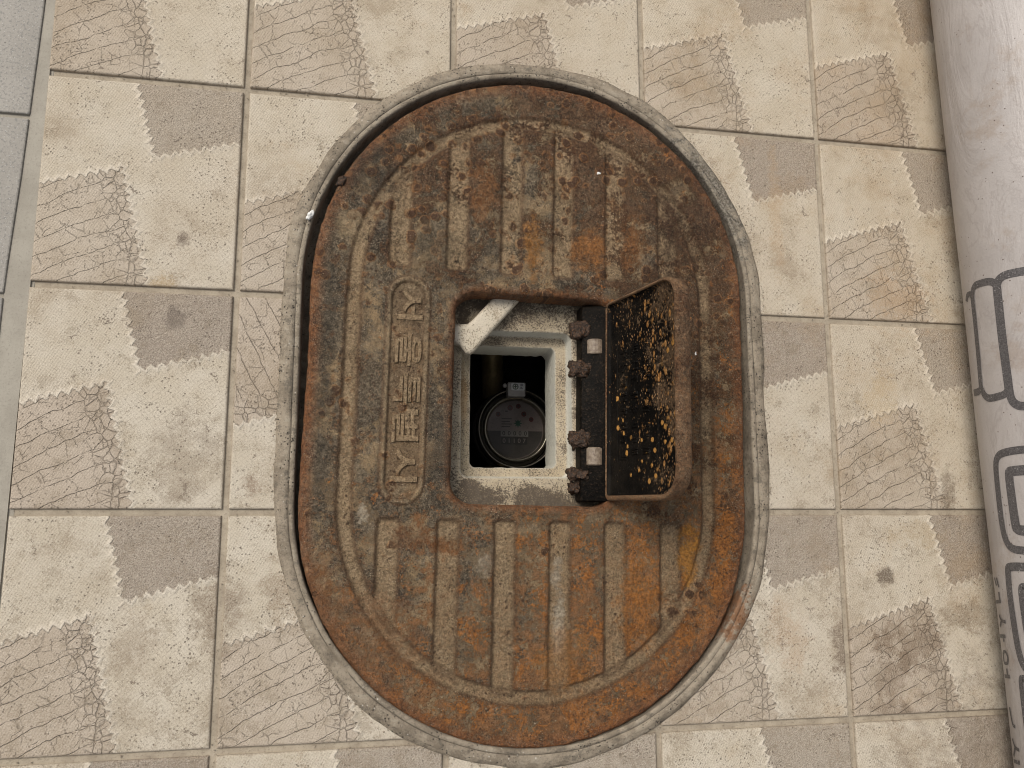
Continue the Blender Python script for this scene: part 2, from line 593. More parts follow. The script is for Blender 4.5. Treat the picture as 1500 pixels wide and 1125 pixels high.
def mat_tar():
    """inside of the flap: black and greasy, orange rust grains showing through"""
    g = G('black_greasy_iron')
    P = g.coord('Object')
    x, y, z = g.sep(P)
    f1 = g.noise(P, 340, 4, .7)
    n = g.noise(P, 30, 5, .65)
    up = (z / .12)
    c = g.mix(n.step(.4, .66), (.0035, .003, .0026), (.012, .0095, .007))
    gate = g.noise(g.comb(x, y * 1.0 + 3.0, z), 26, 5, .74) + (up - .5) * .17 + y * .50 + .006
    v1 = g.voro(g.comb(x, y * .6, z), 175, 'F1') + (g.noise(P, 60, 3) - .5) * .7
    m1 = (v1 + (f1 - .5) * .4).step(.38, .24) * gate.step(.50, .58)
    c = g.mix((n + up * .30 + y * .9 + (f1 - .5) * .5).step(.70, .82) * .75, c, g.mix(f1.step(.4, .6), (.06, .036, .022), (.16, .105, .062)))  # brown wash: light on the upper far end, painted into the colour
    c = g.mix(m1 * .95, c, g.mix(f1.step(.35, .65), (.22, .095, .025), (.50, .27, .10)))
    v2 = g.voro(g.comb(x, y * .55, z), 430, 'F1') + (f1 - .5) * .3
    m2 = v2.step(.32, .16) * (gate + .045).step(.50, .58)
    c = g.mix(m2 * .9, c, g.mix(f1.step(.4, .6), (.26, .13, .05), (.46, .30, .16)))
    v3 = (g.voro(P, 82, 'F1') + (f1 - .5) * .25).step(.25, .17) * (g.noise(P, 19, 2) + (up - .5) * .15).step(.52, .58)
    c = g.mix(v3 * .95, c, (.46, .235, .065))
    m4 = g.voro(P, 700, 'F1').step(.16, .08) * g.noise(P, 70, 3).step(.5, .6)
    c = g.mix(m4 * .7, c, (.28, .25, .21))
    g.bump(n * .5 + f1 * .6 + m1 * .8 + m2 * .4 + v3 * .8, .0022, 1.0)
    return g.final(c, (f1 * .5 + .32), 0, .10)


def mat_foam():
    g = G('speckled_foam')
    P = g.world()
    x, y, z = g.sep(P)
    f = g.noise(P, 680, 4, .78)
    n = g.noise(P, 22, 5, .6)
    c = g.mix(n.step(.3, .7), (.47, .395, .28), (.37, .30, .20))
    bead = g.voro(P, 240, 'F1')
    c = g.mix(bead.step(.45, .70) * .30, c, (.35, .30, .235))
    dirt = (g.noise(P, 28, 5, .7) + spot(g, x, y, -.01, .108, .07, .024, n, .5) * .20 + spot(g, x, y, -.03, -.098, .10, .020, n, .5) * .34
            + spot(g, x, y, .035, .03, .012, .10, n, .5) * .10 + spot(g, x, y, -.09, .12, .03, .03, n, .5) * .14)
    side = g.attr('wall')
    c = g.mix(side * .9, c, (.60, .59, .52))
    c = g.mix((dirt + (f - .5) * .75).step(.52, .74) * .82 * (1.0 - side * .85), c, (.105, .070, .037))
    thr = dirt * .30 + f * .9
    sp = thr.step(.615, .68)
    c = g.mix(sp * .74 * (1.0 - side * .88), c, (.060, .046, .034))
    sp2 = g.voro(P, 300, 'F1').step(.22, .12) * n.step(.42, .55)
    c = g.mix(sp2 * .7 * (1.0 - side * .8), c, (.045, .035, .028))
    c = g.mix(spot(g, x, y, -.081, .01, .004, .03, n) * .5, c, (.40, .24, .10))
    g.bump(bead * -.6 + f * .5, .0012, .8)
    return g.final(c, .62, 0, .4)


def mat_vinyl():
    g = G('white_sheet_roll')
    w = g.world()
    x, y, z = g.sep(w)
    n = g.noise(w, 13, 5, .6)
    c = g.mix(n.step(.3, .7), (.43, .396, .378), (.37, .34, .325))
    c = g.mix(g.noise(w, 12, 6, .76).step(.53, .66) * .50, c, (.30, .235, .185))
    f = g.noise(w, 500, 3, .75)
    c = g.mix(f.step(.52, .72) * .22, c, (.24, .21, .20))
    sc = g.noise(g.comb(x * 90.0 + y * 30.0, y * 130.0 - x * 40.0, z * 60.0), 1.0, 3, .6, 1.5)
    c = g.mix(sc.step(.69, .73) * g.noise(w, 14, 2).step(.48, .58) * .75, c, (.17, .12, .09))
    sp = g.voro(w, 150, 'F1').step(.14, .06) * g.noise(w, 16, 3).step(.48, .56)
    c = g.mix(sp * .9, c, (.09, .06, .045))
    cre = g.noise(g.comb(x * 16.0, y * 5.0, z * 16.0), 1.0, 5, .65, 1.2)
    c = g.mix((cre - .5).abs().step(.018, .0) * .30, c, (.27, .235, .22))
    g.bump(n * 1.0 + f * .25 + cre * 2.0, .0016, .8)
    s_ = g.noise(w, 60, 3)
    return g.final(c, .42, 0, .4)


def mat_ink():
    g = G('dark_print')
    w = g.world()
    f = g.noise(w, 620, 3, .7)
    c = g.mix(f.step(.40, .62), (.070, .065, .066), (.125, .116, .116))
    c = g.mix(g.voro(w, 340, 'F1').step(.26, .12) * g.noise(w, 90, 3).step(.46, .58) * .75, c, (.36, .34, .34))
    return g.final(c, .5, 0, .35)


def mat_slab():
    g = G('grey_stone_slab')
    w = g.world()
    f = g.noise(w, 420, 3, .75)
    n = g.noise(w, 16, 5, .6)
    c = g.mix(n.step(.3, .7), (.285, .265, .235), (.345, .322, .288))
    c = g.mix(f.step(.50, .66) * .6, c, (.15, .148, .145))
    c = g.mix(g.voro(w, 380, 'F1').step(.22, .1) * .5, c, (.52, .52, .51))
    c = g.mix(g.voro(w, 70, 'F1').step(.07, .04) * .7, c, (.09, .085, .08))
    g.bump(f, .0007, .7)
    return g.final(c, .6, 0, .35)


def mat_glass():
    g = G('clear_plastic')
    t = g.t
    tr = t.nodes.new('ShaderNodeBsdfTransparent')
    tr.inputs[0].default_value = (.92, .93, .91, 1)
    gl = t.nodes.new('ShaderNodeBsdfGlossy')
    gl.inputs['Roughness'].default_value = .06
    fr = t.nodes.new('ShaderNodeFresnel')
    fr.inputs[0].default_value = 1.22
    mx = t.nodes.new('ShaderNodeMixShader')
    t.links.new(fr.outputs[0], mx.inputs[0])
    t.links.new(tr.outputs[0], mx.inputs[1])
    t.links.new(gl.outputs[0], mx.inputs[2])
    t.links.new(mx.outputs[0], g.out.inputs['Surface'])
    return g.m


M = dict(
    tile=mat_tile(), ring=mat_ring(), rust=mat_rust(), tar=mat_tar(), foam=mat_foam(), vinyl=mat_vinyl(), ink=mat_ink(),
    slab=mat_slab(), glass=mat_glass(),
    grout=mat_simple('grout', (.32, .27, .205), (.43, .37, .285), 60, .8, .0014, (.14, .11, .085), 500, .5),
    mortar=mat_simple('mortar', (.31, .282, .235), (.375, .345, .29), 30, .8, .0008, (.20, .18, .155), 500, .5),
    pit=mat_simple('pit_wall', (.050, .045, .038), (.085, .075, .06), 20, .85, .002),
    black=mat_simple('black_greasy_metal', (.003, .0026, .0022), (.008, .0065, .005), 60, .50, .002, (.09, .06, .04), 420, .35, .06),
    sleeve=mat_simple('bare_hinge_sleeve', (.17, .128, .092), (.27, .215, .160), 260, .5, .0015, (.09, .045, .03), 330, .7, .5),
    crust=mat_simple('rust_crust', (.016, .011, .008), (.070, .040, .024), 300, .45, .004, (.34, .17, .08), 520, .55, .4),
    brass=mat_simple('old_brass', (.20, .145, .065), (.27, .20, .10), 40, .45, .001, (.05, .04, .03), 300, .4, .5, .6),
    body=mat_simple('meter_casting', (.055, .050, .042), (.08, .07, .055), 50, .5, .001),
    bezel=mat_simple('meter_bezel', (.30, .27, .22), (.38, .34, .28), 60, .28, .0004, (.1, .09, .07), 300, .3, .5, .8),
    dial=mat_simple('dial_paper', (.215, .176, .168), (.245, .203, .195), 60, .7, 0, (.07, .058, .056), 400, .4, .2),
    dialdark=mat_simple('dial_dark', (.060, .052, .048), (.075, .064, .060), 60, .7),
    numeral=mat_simple('dial_numeral', (.03, .028, .026), (.04, .036, .034), 60, .6),
    window=mat_simple('register_window', (.19, .175, .165), (.22, .20, .19), 90, .6),
    red=mat_simple('dial_red', (.09, .018, .018), (.11, .025, .025), 90, .5),
    green=mat_simple('dial_green', (.02, .07, .045), (.03, .085, .055), 90, .5),
    sealbox=mat_simple('seal_plastic', (.42, .39, .36), (.50, .47, .44), 90, .35, 0),
    sticker=mat_simple('seal_sticker', (.76, .76, .74), (.80, .80, .78), 90, .45, 0),
    sprint=mat_simple('sticker_green_print', (.10, .13, .09), (.13, .16, .11), 90, .5),
    sgrey=mat_simple('sticker_grey_print', (.24, .24, .25), (.30, .30, .31), 900, .5),
    wire=mat_simple('steel_wire', (.45, .44, .42), (.5, .49, .47), 90, .35, 0, spec=.5, metal=.7),
    chip=mat_simple('white_chip', (.74, .73, .70), (.80, .79, .77), 200, .7, .0008),
    gritm=mat_simple('grit', (.20, .16, .115), (.42, .36, .28), 300, .9),
    soil=mat_simple('soil', (.10, .085, .065), (.16, .135, .105), 60, .95, .006),
)

# ------------------------------------------------------------------ ground, grout bed, tiles, slabs
RCX, RCY, RS = -.0175, .014, .1025            # frame: centre and half length of its straight side


def hole_sheet(name, inner, cx, cy, outer_r, z, mat, rings=6):
    vs, fs, n = [], [], len(inner)
    for k in range(rings + 1):
        t = (k / rings) ** 2.2
        for (px, py) in inner:
            L = math.hypot(px, py)
            f = 1 + t * (outer_r / L - 1)
            vs.append((cx + px * f, cy + py * f, z))
    for k in range(rings):
        for i in range(n):
            j = (i + 1) % n
            fs.append((k * n + i, k * n + j, (k + 1) * n + j, (k + 1) * n + i))
    return mesh(name, vs, [f[::-1] for f in fs], mat)


tag(hole_sheet('ground', stadium(.229, RS), RCX, RCY, 30.0, -.030, M['soil']), kind='structure')
GY0, GY1, GX0, GX1 = -.9, .9, -.478, 1.1
# grout bed with the opening for the frame: angular sweep of a rectangle
inn = stadium(.2285, RS)
vs, fs = [], []
n = len(inn)
for (px, py) in inn:
    vs.append((RCX + px, RCY + py, -.0034))
for (px, py) in inn:
    L = max(px / (GX1 - RCX), px / (GX0 - RCX), py / (GY1 - RCY), py / (GY0 - RCY))
    vs.append((RCX + px / L, RCY + py / L, -.0034))
cors = {}
for i in range(n):
    fs.append((n + i, n + (i + 1) % n, (i + 1) % n, i))
    a, b = vs[n + i], vs[n + (i + 1) % n]
    if abs(a[0] - b[0]) > 1e-6 and abs(a[1] - b[1]) > 1e-6:      # the step round a corner
        cx = GX1 if max(a[0], b[0]) > GX1 - 1e-4 else GX0
        cy = GY1 if max(a[1], b[1]) > GY1 - 1e-4 else GY0
        vs.append((cx, cy, -.0034))
        fs.append((n + i, len(vs) - 1, n + (i + 1) % n))
floor = mesh('tiled_floor', vs, fs, M['grout'])
tag(floor, kind='structure')

PIT = .2
X_L = [-.4755, -.2985, -.1005, .0995, .2985, .4985, .6985, .8985]
Y_L = [-.7005, -.5005, -.3005, -.0995, .1000, .3005, .5005, .7005]
GAP = .0058


def tile_mesh(x0, x1, y0, y1, cx, cy):
    me = bpy.data.meshes.new('tile')
    bm = box_bm(x0 - cx, x1 - cx, y0 - cy, y1 - cy, -.010, 0.0)
    es = [e for e in bm.edges if all(v.co.z > -.001 for v in e.verts)]
    bmesh.ops.bevel(bm, geom=es, offset=.0019, segments=3, profile=.5, affect='EDGES')
    vert = [e for e in bm.edges if abs(e.verts[0].co.z - e.verts[1].co.z) > .006]
    bmesh.ops.recalc_face_normals(bm, faces=bm.faces[:])
    bm.to_mesh(me)
    bm.free()
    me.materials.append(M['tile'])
    return me


# cutter for the tiles that meet the frame
cut_bm = prism_bm([(RCX + x, RCY + y) for x, y in stadium(.2325, RS)], -.05, .05)
cut_me = bpy.data.meshes.new('cutter')
cut_bm.to_mesh(cut_me)
cut_bm.free()
cutter = bpy.data.objects.new('cutter', cut_me)
COL.objects.link(cutter)


def sd_frame(x, y):
    return math.hypot(x - RCX, max(abs(y - RCY) - RS, 0)) - .2325


full = None
tiles, cuts = [], []
for i in range(len(X_L) - 1):
    for j in range(len(Y_L) - 1):
        x0, x1, y0, y1 = X_L[i] + GAP / 2, X_L[i + 1] - GAP / 2, Y_L[j] + GAP / 2, Y_L[j + 1] - GAP / 2
        if i == 0:
            x0 = X_L[0] + .0022
        cs = [(x0 + (x1 - x0) * a / 12, y0 + (y1 - y0) * b / 12) for a in range(13) for b in range(13)]
        ds = [sd_frame(*c) for c in cs]
        if max(ds) < .004:
            continue
        cx, cy = (X_L[i + 1] - .1 if i == 0 else (X_L[i] + X_L[i + 1]) / 2), (Y_L[j] + Y_L[j + 1]) / 2
        me = tile_mesh(x0, x1, y0, y1, cx, cy)
        o = bpy.data.objects.new('tile', me)
        COL.objects.link(o)
        turned = (i == 1 and j == 3)
        dz = rng.uniform(-.0006, .0003)
        o.location = (cx, cy, dz)
        o.rotation_euler = (rng.uniform(-.0025, .0025), rng.uniform(-.0025, .0025), 0)
        o['_turn'] = turned
        tiles.append(o)
        if min(ds) < .0:
            md = o.modifiers.new('cut', 'BOOLEAN')
            md.operation = 'DIFFERENCE'
            md.solver = 'EXACT'
            md.object = cutter
            cuts.append(o)
bpy.context.view_layer.update()
dg = bpy.context.evaluated_depsgraph_get()
new = {}
for o in cuts:
    new[o] = bpy.data.meshes.new_from_object(o.evaluated_get(dg))
for o, me in new.items():
    o.modifiers.clear()
    o.data = me
    if not me.materials:
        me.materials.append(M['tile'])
bpy.data.objects.remove(cutter)
for o in tiles:
    if o['_turn']:                               # the one tile laid a quarter turn round
        o.data.transform(Matrix.Rotation(PI / 2, 4, 'Z'))
        o.rotation_euler.z = -PI / 2
    del o['_turn']
    o.parent = floor

# mortar joint and the grey slabs on the left
jl = [(-.4705, .9), (-.4712, .372), (-.4752, .20), (-.4762, .10), (-.4795, -.04), (-.484, -.3), (-.486, -.9)]
jl = [(-.4748 - .004 * max(0, .1 - y) * 2, y) for (x, y) in jl]
jr = [(-.4800, .9), (-.4806, .372), (-.4868, .20), (-.4920, .10), (-.4935, -.04), (-.496, -.3), (-.498, -.9)]
strip = [(a[0] + .0020, a[1]) for a in jl]
bm = bmesh.new()
va = [bm.verts.new((x, y, -.0012)) for x, y in strip]
vb = [bm.verts.new((x - .001, y, -.0016)) for x, y in jr]
vc = [bm.verts.new((x, y, -.012)) for x, y in strip]
vd = [bm.verts.new((x - .001, y, -.012)) for x, y in jr]
for i in range(len(strip) - 1):
    bm.faces.new((va[i], va[i + 1], vb[i + 1], vb[i]))
    bm.faces.new((va[i], vc[i], vc[i + 1], va[i + 1]))
    bm.faces.new((vb[i], vb[i + 1], vd[i + 1], vd[i]))
tag(from_bm('mortar_joint', bm, M['mortar']), kind='structure')
bm = box_bm(-1.3, -.470, -.9, .9, -.028, -.0030)
pav = from_bm('stone_pavement', bm, M['mortar'])
tag(pav, kind='structure')


def jr_x(y):
    ys, xs = [p[1] for p in jr][::-1], [p[0] for p in jr][::-1]
    return float(np.interp(y, ys, xs))


yl = [.9, .57, .2555, .0885, -.22, -.56, -.9]
for k in range(len(yl) - 1):
    y1, y0 = yl[k] - .0022, yl[k + 1] + .0022
    pts = [(-1.1, y0)] + [(jr_x(y0 + (y1 - y0) * t / 6) - .0012, y0 + (y1 - y0) * t / 6) for t in range(7)] + [(-1.1, y1)]
    bm = prism_bm(pts, -.0060, .0004)
    bevel_bm(bm, .0012, 2)
    from_bm('stone_slab', bm, M['slab'], pav)

# ------------------------------------------------------------------ frame round the lid
prof = [(.0168, -.006), (.0166, .0004), (.0148, .0011), (.0134, .0021), (.0116, .0027), (.0090, .0029), (.0057, .0031), (.0051, .0020),
        (.0045, .0031), (.0020, .0030), (.0006, .0022), (.0000, .0004), (-.0002, -.010), (-.0004, -.024), (-.018, -.0245), (-.0185, -.040), (.004, -.042)]
R_IN = .2222
base_path = stadium(R_IN, RS, 110)
vs, fs, crack = [], [], []
n, m = len(base_path), len(prof)
cen = []
for i, (px, py) in enumerate(base_path):
    nx, ny = px, py - max(-RS, min(RS, py))
    L = math.hypot(nx, ny)
    nx, ny = nx / L, ny / L
    for k, (d, z) in enumerate(prof):
        wob = float(fbm(np.array(px), np.array(py), 30, 40 + k % 3, 3)) if k < 12 else 0
        dd = d + wob * (.0011 if k < 12 else 0) + (max(-.22, float(fbm(np.array(px), np.array(py), 14, 90, 4))) * (.0058 if k < 2 else .0022) if k < 5 else 0)
        zz = z + (wob * .0008 if 1 < k < 12 else 0)
        vs.append((RCX + px + nx * dd, RCY + py + ny * dd, zz))
        crack.append(1.0 if k == 7 and wob > -.22 else (0.5 if k == 11 else 0.0))
for i in range(n):
    j = (i + 1) % n
    for k in range(m - 1):
        fs.append((i * m + k, j * m + k, j * m + k + 1, i * m + k + 1))
frame = mesh('cover_frame', vs, [f[::-1] for f in fs], M['ring'], None, True)
at = frame.data.attributes.new('crack', 'FLOAT', 'POINT')
at.data.foreach_set('value', crack)
tag(frame, 'weathered grey oval frame set in the tiles around the rusty iron lid', 'cover frame')

# pit below
bm = bmesh.new()
px0, px1, py0, py1, pz = -.175, .150, -.215, .235, -.36
top = [bm.verts.new((x, y, -.0405)) for x, y in rrect(px0, px1, py0, py1, .03, 5)]
bot = [bm.verts.new((x, y, pz)) for x, y in rrect(px0, px1, py0, py1, .03, 5)]
flo = [bm.verts.new((RCX + x, RCY + y, -.0405)) for x, y in stadium(.24, RS, 30)]
for i in range(len(top)):
    j = (i + 1) % len(top)
    bm.faces.new((top[i], top[j], bot[j], bot[i]))
bm.faces.new(bot)
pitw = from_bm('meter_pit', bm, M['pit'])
tag(pitw, kind='structure')
# shelf of the pit between its wall and the frame
ol = [(RCX + x, RCY + y) for x, y in stadium(.226, RS, 60)]
vs, fs = [], []
n = len(ol)
pcx, pcy = (px0 + px1) / 2, (py0 + py1) / 2
for (x, y) in ol:
    vs.append((x, y, -.041))
for (x, y) in ol:
    dx, dy = x - pcx, y - pcy
    L = max(dx / (px1 - pcx), dx / (px0 - pcx), dy / (py1 - pcy), dy / (py0 - pcy))
    vs.append((pcx + dx / L * .99, pcy + dy / L * .99, -.041))
for i in range(n):
    j = (i + 1) % n
    fs.append((i, j, n + j, n + i))
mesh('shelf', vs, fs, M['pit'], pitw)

# ------------------------------------------------------------------ the iron lid: one casting, cut into its parts
lid = empty('iron_lid', (-.018, .011, 0))
lid.rotation_euler.z = math.radians(-1.2)
tag(lid, 'rusty brown oval cast iron meter lid with straight grooves and an open black flap', 'manhole lid')
LR, LS = .2158, .1062
STEP = .00125
gx = np.arange(-.221, .2211, STEP)
gy = np.arange(-.327, .3271, STEP)
X, Y = np.meshgrid(gx, gy, indexing='ij')


def sd_st(x, y, r, s):
    return np.hypot(x, np.maximum(np.abs(y) - s, 0)) - r


def sd_rr(x, y, cx, cy, hx, hy, r):
    qx, qy = np.abs(x - cx) - hx + r, np.abs(y - cy) - hy + r
    return np.hypot(np.maximum(qx, 0), np.maximum(qy, 0)) + np.minimum(np.maximum(qx, qy), 0) - r


def f_out(x, y):
    return sd_st(x, y, LR, LS) + fbm(x, y, 110, 5, 3) * .0012 + fbm(x, y, 22, 9, 2) * .0010


def f_open(x, y):
    return sd_rr(x, y, .0005, -.0030, .0795, .1010, .021) + fbm(x, y, 90, 25, 3) * .0006


out, ope = f_out(X, Y), f_open(X, Y)
sd = np.maximum(out, -ope)                               # < 0 inside the metal
rim_s = sd_st(X, Y, .1760, LS - .004)                   # centre line of the raised rim band
rim_d = np.abs(rim_s + fbm(X, Y, 60, 77, 2) * .0008) - .0064
TR = .0034


def up(d, w=TR):
    return sstep(w / 2, -w / 2, d)


lab = np.zeros(X.shape, int)                            # 0 plate
height = np.zeros_like(X)
rim_u = up(rim_d)
rib_ds = []
for side, (ystart, sgn) in enumerate(((.1200, 1), (-.1190, -1))):
    for k, cx in enumerate((-.135, -.080, -.0265, .0263, .0803, .1360)):
        ys = ystart + (.004 if (sgn > 0 and k == 5) else 0)
        rd = sd_rr(X, Y, cx, ys + sgn * .15, .0101, .15, .004) + fbm(X, Y, 80, 130 + k, 2) * .0008
        rd = np.maximum(rd, rim_s + .0020)
        rib_ds.append(rd)
ribs_u = np.max([up(r) for r in rib_ds], axis=0)
bd = sd_rr(X, Y, -.1245, .0020, .0205, .1080, .0205)    # name plate with a rounded border line
b_ridge = np.abs(bd + .0022) - .0020
badge_u = up(bd, .0022)
RH = -.0024
height = np.minimum(rim_u * RH, ribs_u * RH * .95)
height = height + up(b_ridge - .0004, .0016) * .0026 * badge_u - badge_u * .0004
# lower field inside the rim band
field = sstep(.003, -.003, rim_s) * (1 - np.clip(rim_u + ribs_u + badge_u, 0, 1))
height = height + field * .0006
# collar of the opening and rounded edges
col_d = ope - .009
height = height + sstep(.004, -.004, col_d) * .0022
def fillet(d, r):
    t = np.clip((r - d) / r, 0, 1)
    return r - r * np.sqrt(np.maximum(1 - t * t, 0))
height = height - np.minimum(fillet(ope, .0065), .006) - np.minimum(fillet(-out, .0030), .0028)
# rough cast and rust scale
height = height + fbm(X, Y, 55, 300, 4) * .0009 + fbm(X, Y, 260, 320, 3) * .0006
scale_m = sstep(.04, .22, fbm(X, Y, 34, 340, 4))
height = height + scale_m * (.0004 + fbm(X, Y, 420, 360, 2) * .0006)
LZ = .0016
Z = height + LZ
wear = np.clip(rim_u + ribs_u + badge_u * .6, 0, 1)
root = np.exp(-(np.minimum(np.abs(rim_d), np.min([np.abs(r) for r in rib_ds], axis=0)) / .0022) ** 2)  # groove edges: mask for dark rust lines and painted groove shadow
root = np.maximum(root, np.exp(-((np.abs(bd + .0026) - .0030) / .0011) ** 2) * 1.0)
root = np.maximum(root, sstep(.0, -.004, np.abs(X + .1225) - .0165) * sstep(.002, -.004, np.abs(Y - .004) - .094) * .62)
edge = np.maximum(sstep(.017, .002, -out), sstep(.011, .001, ope))
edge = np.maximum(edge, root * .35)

cell = lambda a: (a[:-1, :-1] + a[1:, :-1] + a[1:, 1:] + a[:-1, 1:]) / 4
keep = cell(sd) < -.0002
cx_, cy_ = cell(X), cell(Y)
labc = np.zeros(keep.shape, int)
for k, r in enumerate(rib_ds):
    labc[cell(r) < .0012] = 10 + k
labc[cell(rim_d) < .0012] = 1
labc[cell(bd) < .0008] = 2
# snap the border vertices on to the outline and the opening
nI, nJ = X.shape
vx, vy = X.copy(), Y.copy()
used_v = np.zeros(X.shape, bool)
for di in (0, 1):
    for dj in (0, 1):
        used_v[di:nI - 1 + di, dj:nJ - 1 + dj] |= keep
full_v = np.ones(X.shape, bool)
for di in (0, 1):
    for dj in (0, 1):
        q = np.zeros(X.shape, bool)
        q[di:nI - 1 + di, dj:nJ - 1 + dj] = ~keep
        full_v &= ~q
bord = used_v & ~full_v
for fn, sign in ((f_out, 1), (f_open, -1)):
    val = fn(vx, vy)
    selm = bord & (np.abs(val) < STEP * 1.6)
    for it in range(2):
        e = 2e-4
        val = fn(vx, vy)
        gxn = (fn(vx + e, vy) - fn(vx - e, vy)) / (2 * e)
        gyn = (fn(vx, vy + e) - fn(vx, vy - e)) / (2 * e)
        L2 = np.maximum(gxn ** 2 + gyn ** 2, .3)
        vx = np.where(selm, vx - val * gxn / L2, vx)
        vy = np.where(selm, vy - val * gyn / L2, vy)
    zed = LZ - (.0028 if sign == 1 else .0045)
    Z = np.where(selm, np.minimum(Z, zed + (.0 if sign == 1 else 0.0)), Z)

V = np.stack([vx, vy, Z], -1).reshape(-1, 3)
ii, jj = np.nonzero(keep)
F = np.stack([ii * nJ + jj, (ii + 1) * nJ + jj, (ii + 1) * nJ + jj + 1, ii * nJ + jj + 1], -1)
FL = labc[ii, jj]
fn_ = np.cross(V[F[:, 2]] - V[F[:, 0]], V[F[:, 3]] - V[F[:, 1]])
VN = np.zeros_like(V)
for c in range(4):
    np.add.at(VN, F[:, c], fn_)
VN /= np.maximum(np.linalg.norm(VN, axis=1, keepdims=True), 1e-12)
wearf, edgef, rootf = wear.reshape(-1), edge.reshape(-1), root.reshape(-1)


def grid_part(name, mask, mat):
    f = F[mask]
    ids, inv = np.unique(f.reshape(-1), return_inverse=True)
    f2 = inv.reshape(-1, 4)
    me = bpy.data.meshes.new(name)
    me.vertices.add(len(ids))
    me.vertices.foreach_set('co', V[ids].astype(np.float32).reshape(-1))
    me.loops.add(len(f2) * 4)
    me.loops.foreach_set('vertex_index', f2.reshape(-1).astype(np.int32))
    me.polygons.add(len(f2))
    me.polygons.foreach_set('loop_start', np.arange(0, len(f2) * 4, 4, dtype=np.int32))
    me.update(calc_edges=True)
    me.polygons.foreach_set('use_smooth', np.ones(len(f2), bool))
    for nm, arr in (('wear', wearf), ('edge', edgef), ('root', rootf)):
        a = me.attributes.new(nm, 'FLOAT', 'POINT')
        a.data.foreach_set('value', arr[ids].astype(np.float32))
    me.normals_split_custom_set_from_vertices([tuple(v) for v in VN[ids]])
    return link(name, me, mat, lid)


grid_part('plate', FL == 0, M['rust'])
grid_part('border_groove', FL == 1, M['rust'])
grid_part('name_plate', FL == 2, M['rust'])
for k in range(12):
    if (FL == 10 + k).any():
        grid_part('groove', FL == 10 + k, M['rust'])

# side walls of the casting: outer skirt and the wall of the opening
cnt = {}
for f in F:
    for a, b in ((0, 1), (1, 2), (2, 3), (3, 0)):
        e = (int(f[a]), int(f[b]))
        if (e[1], e[0]) in cnt:
            del cnt[(e[1], e[0])]
        else:
            cnt[e] = 1
vs, fs, vid = [], [], {}
outf = out.reshape(-1)
opef = ope.reshape(-1)
OX, OY = .0005, -.0030
for (a, b) in cnt:
    quad = []
    for q in (a, b):
        if q not in vid:
            vid[q] = len(vs)
            x, y, z = V[q]
            isop = abs(opef[q]) < abs(outf[q])
            for k, (zz, sh) in enumerate(((z, 1.0), (-.006, 1.0), (-.020, 1.0))):
                vs.append((x * (1 - .0 * k), y, zz))
    ia, ib = vid[a], vid[b]
    for k in range(2):
        fs.append((ia + k, ib + k, ib + k + 1, ia + k + 1))
skirt = mesh('lid_wall', vs, [f[::-1] for f in fs], M['rust'], lid, True)
a = skirt.data.attributes.new('edge', 'FLOAT', 'POINT')
a.data.foreach_set('value', [1.0] * len(vs))
# underside
under = []
il = rrect(-.079, .080, -.1040, .0980, .021, 10)
vs, fs = [], []
n = len(il)
for (x, y) in il:
    vs.append((x, y, -.0200))
for (x, y) in il:
    lo, hi = 0.0, 60.0
    for _ in range(40):
        mid = (lo + hi) / 2
        if math.hypot(x * mid, max(abs(y * mid) - LS, 0)) < LR - .001:
            lo = mid
        else:
            hi = mid
    vs.append((x * lo, y * lo, -.0200))
for i in range(n):
    j = (i + 1) % n
    fs.append((i, j, n + j, n + i))
mesh('underside', vs, fs, M['rust'], lid)

# raised lettering on the name plate, read from the top downwards
LET = [('\uc11c', .0830), ('\uc6b8', .0385), ('\ud2b9', .0010), ('\ubcc4', -.0335), ('\uc2dc', -.0700)]
for ch, ly in LET:
    cu = bpy.data.curves.new('letter', 'FONT')
    cu.body = ch
    cu.size = .0300
    cu.align_x = 'CENTER'
    cu.extrude = .0013
    cu.bevel_depth = .0005
    cu.bevel_resolution = 1
    cu.offset = .0003
    tmp = bpy.data.objects.new('letter', cu)
    COL.objects.link(tmp)
    bpy.context.view_layer.update()
    me = bpy.data.meshes.new_from_object(tmp.evaluated_get(bpy.context.evaluated_depsgraph_get()))
    bpy.data.objects.remove(tmp)
    co = np.zeros(len(me.vertices) * 3)
    me.vertices.foreach_get('co', co)
    co = co.reshape(-1, 3)
    c = (co.max(0) + co.min(0)) / 2
    h = co.max(0) - co.min(0)
    co[:, :2] -= c[:2]
    co[:, 0] *= .0330 / max(h[0], .02) * .95
    co[:, 1] *= .0250 / h[1]
    q = np.stack([co[:, 1] - .1230, -co[:, 0] + ly, co[:, 2] + LZ - .0002], -1)
    me.vertices.foreach_set('co', q.reshape(-1))
    me.materials.clear()
    o = link('letter', me, M['rust'], lid)
    for nm, v_ in (('wear', 1.0), ('edge', .15)):
        a = me.attributes.new(nm, 'FLOAT', 'POINT')
        a.data.foreach_set('value', [v_] * len(me.vertices))

# ------------------------------------------------------------------ flap standing open on the right of the opening
FANG = math.radians(78)
FL_L, FY0, FY1 = .125, -.0985, .0965
HX, HZ = .0745, .0015
d_ = Vector((math.cos(FANG), 0, math.sin(FANG)))
n_ = Vector((-math.sin(FANG), 0, math.cos(FANG)))


def fp(p, y, h):
    """flap coordinates: p from the hinge outwards, y along the hinge, h out of its inner face -> lid coordinates"""
    q = Vector((HX, 0, HZ)) + d_ * p + n_ * h
    return (q.x, y, q.z)


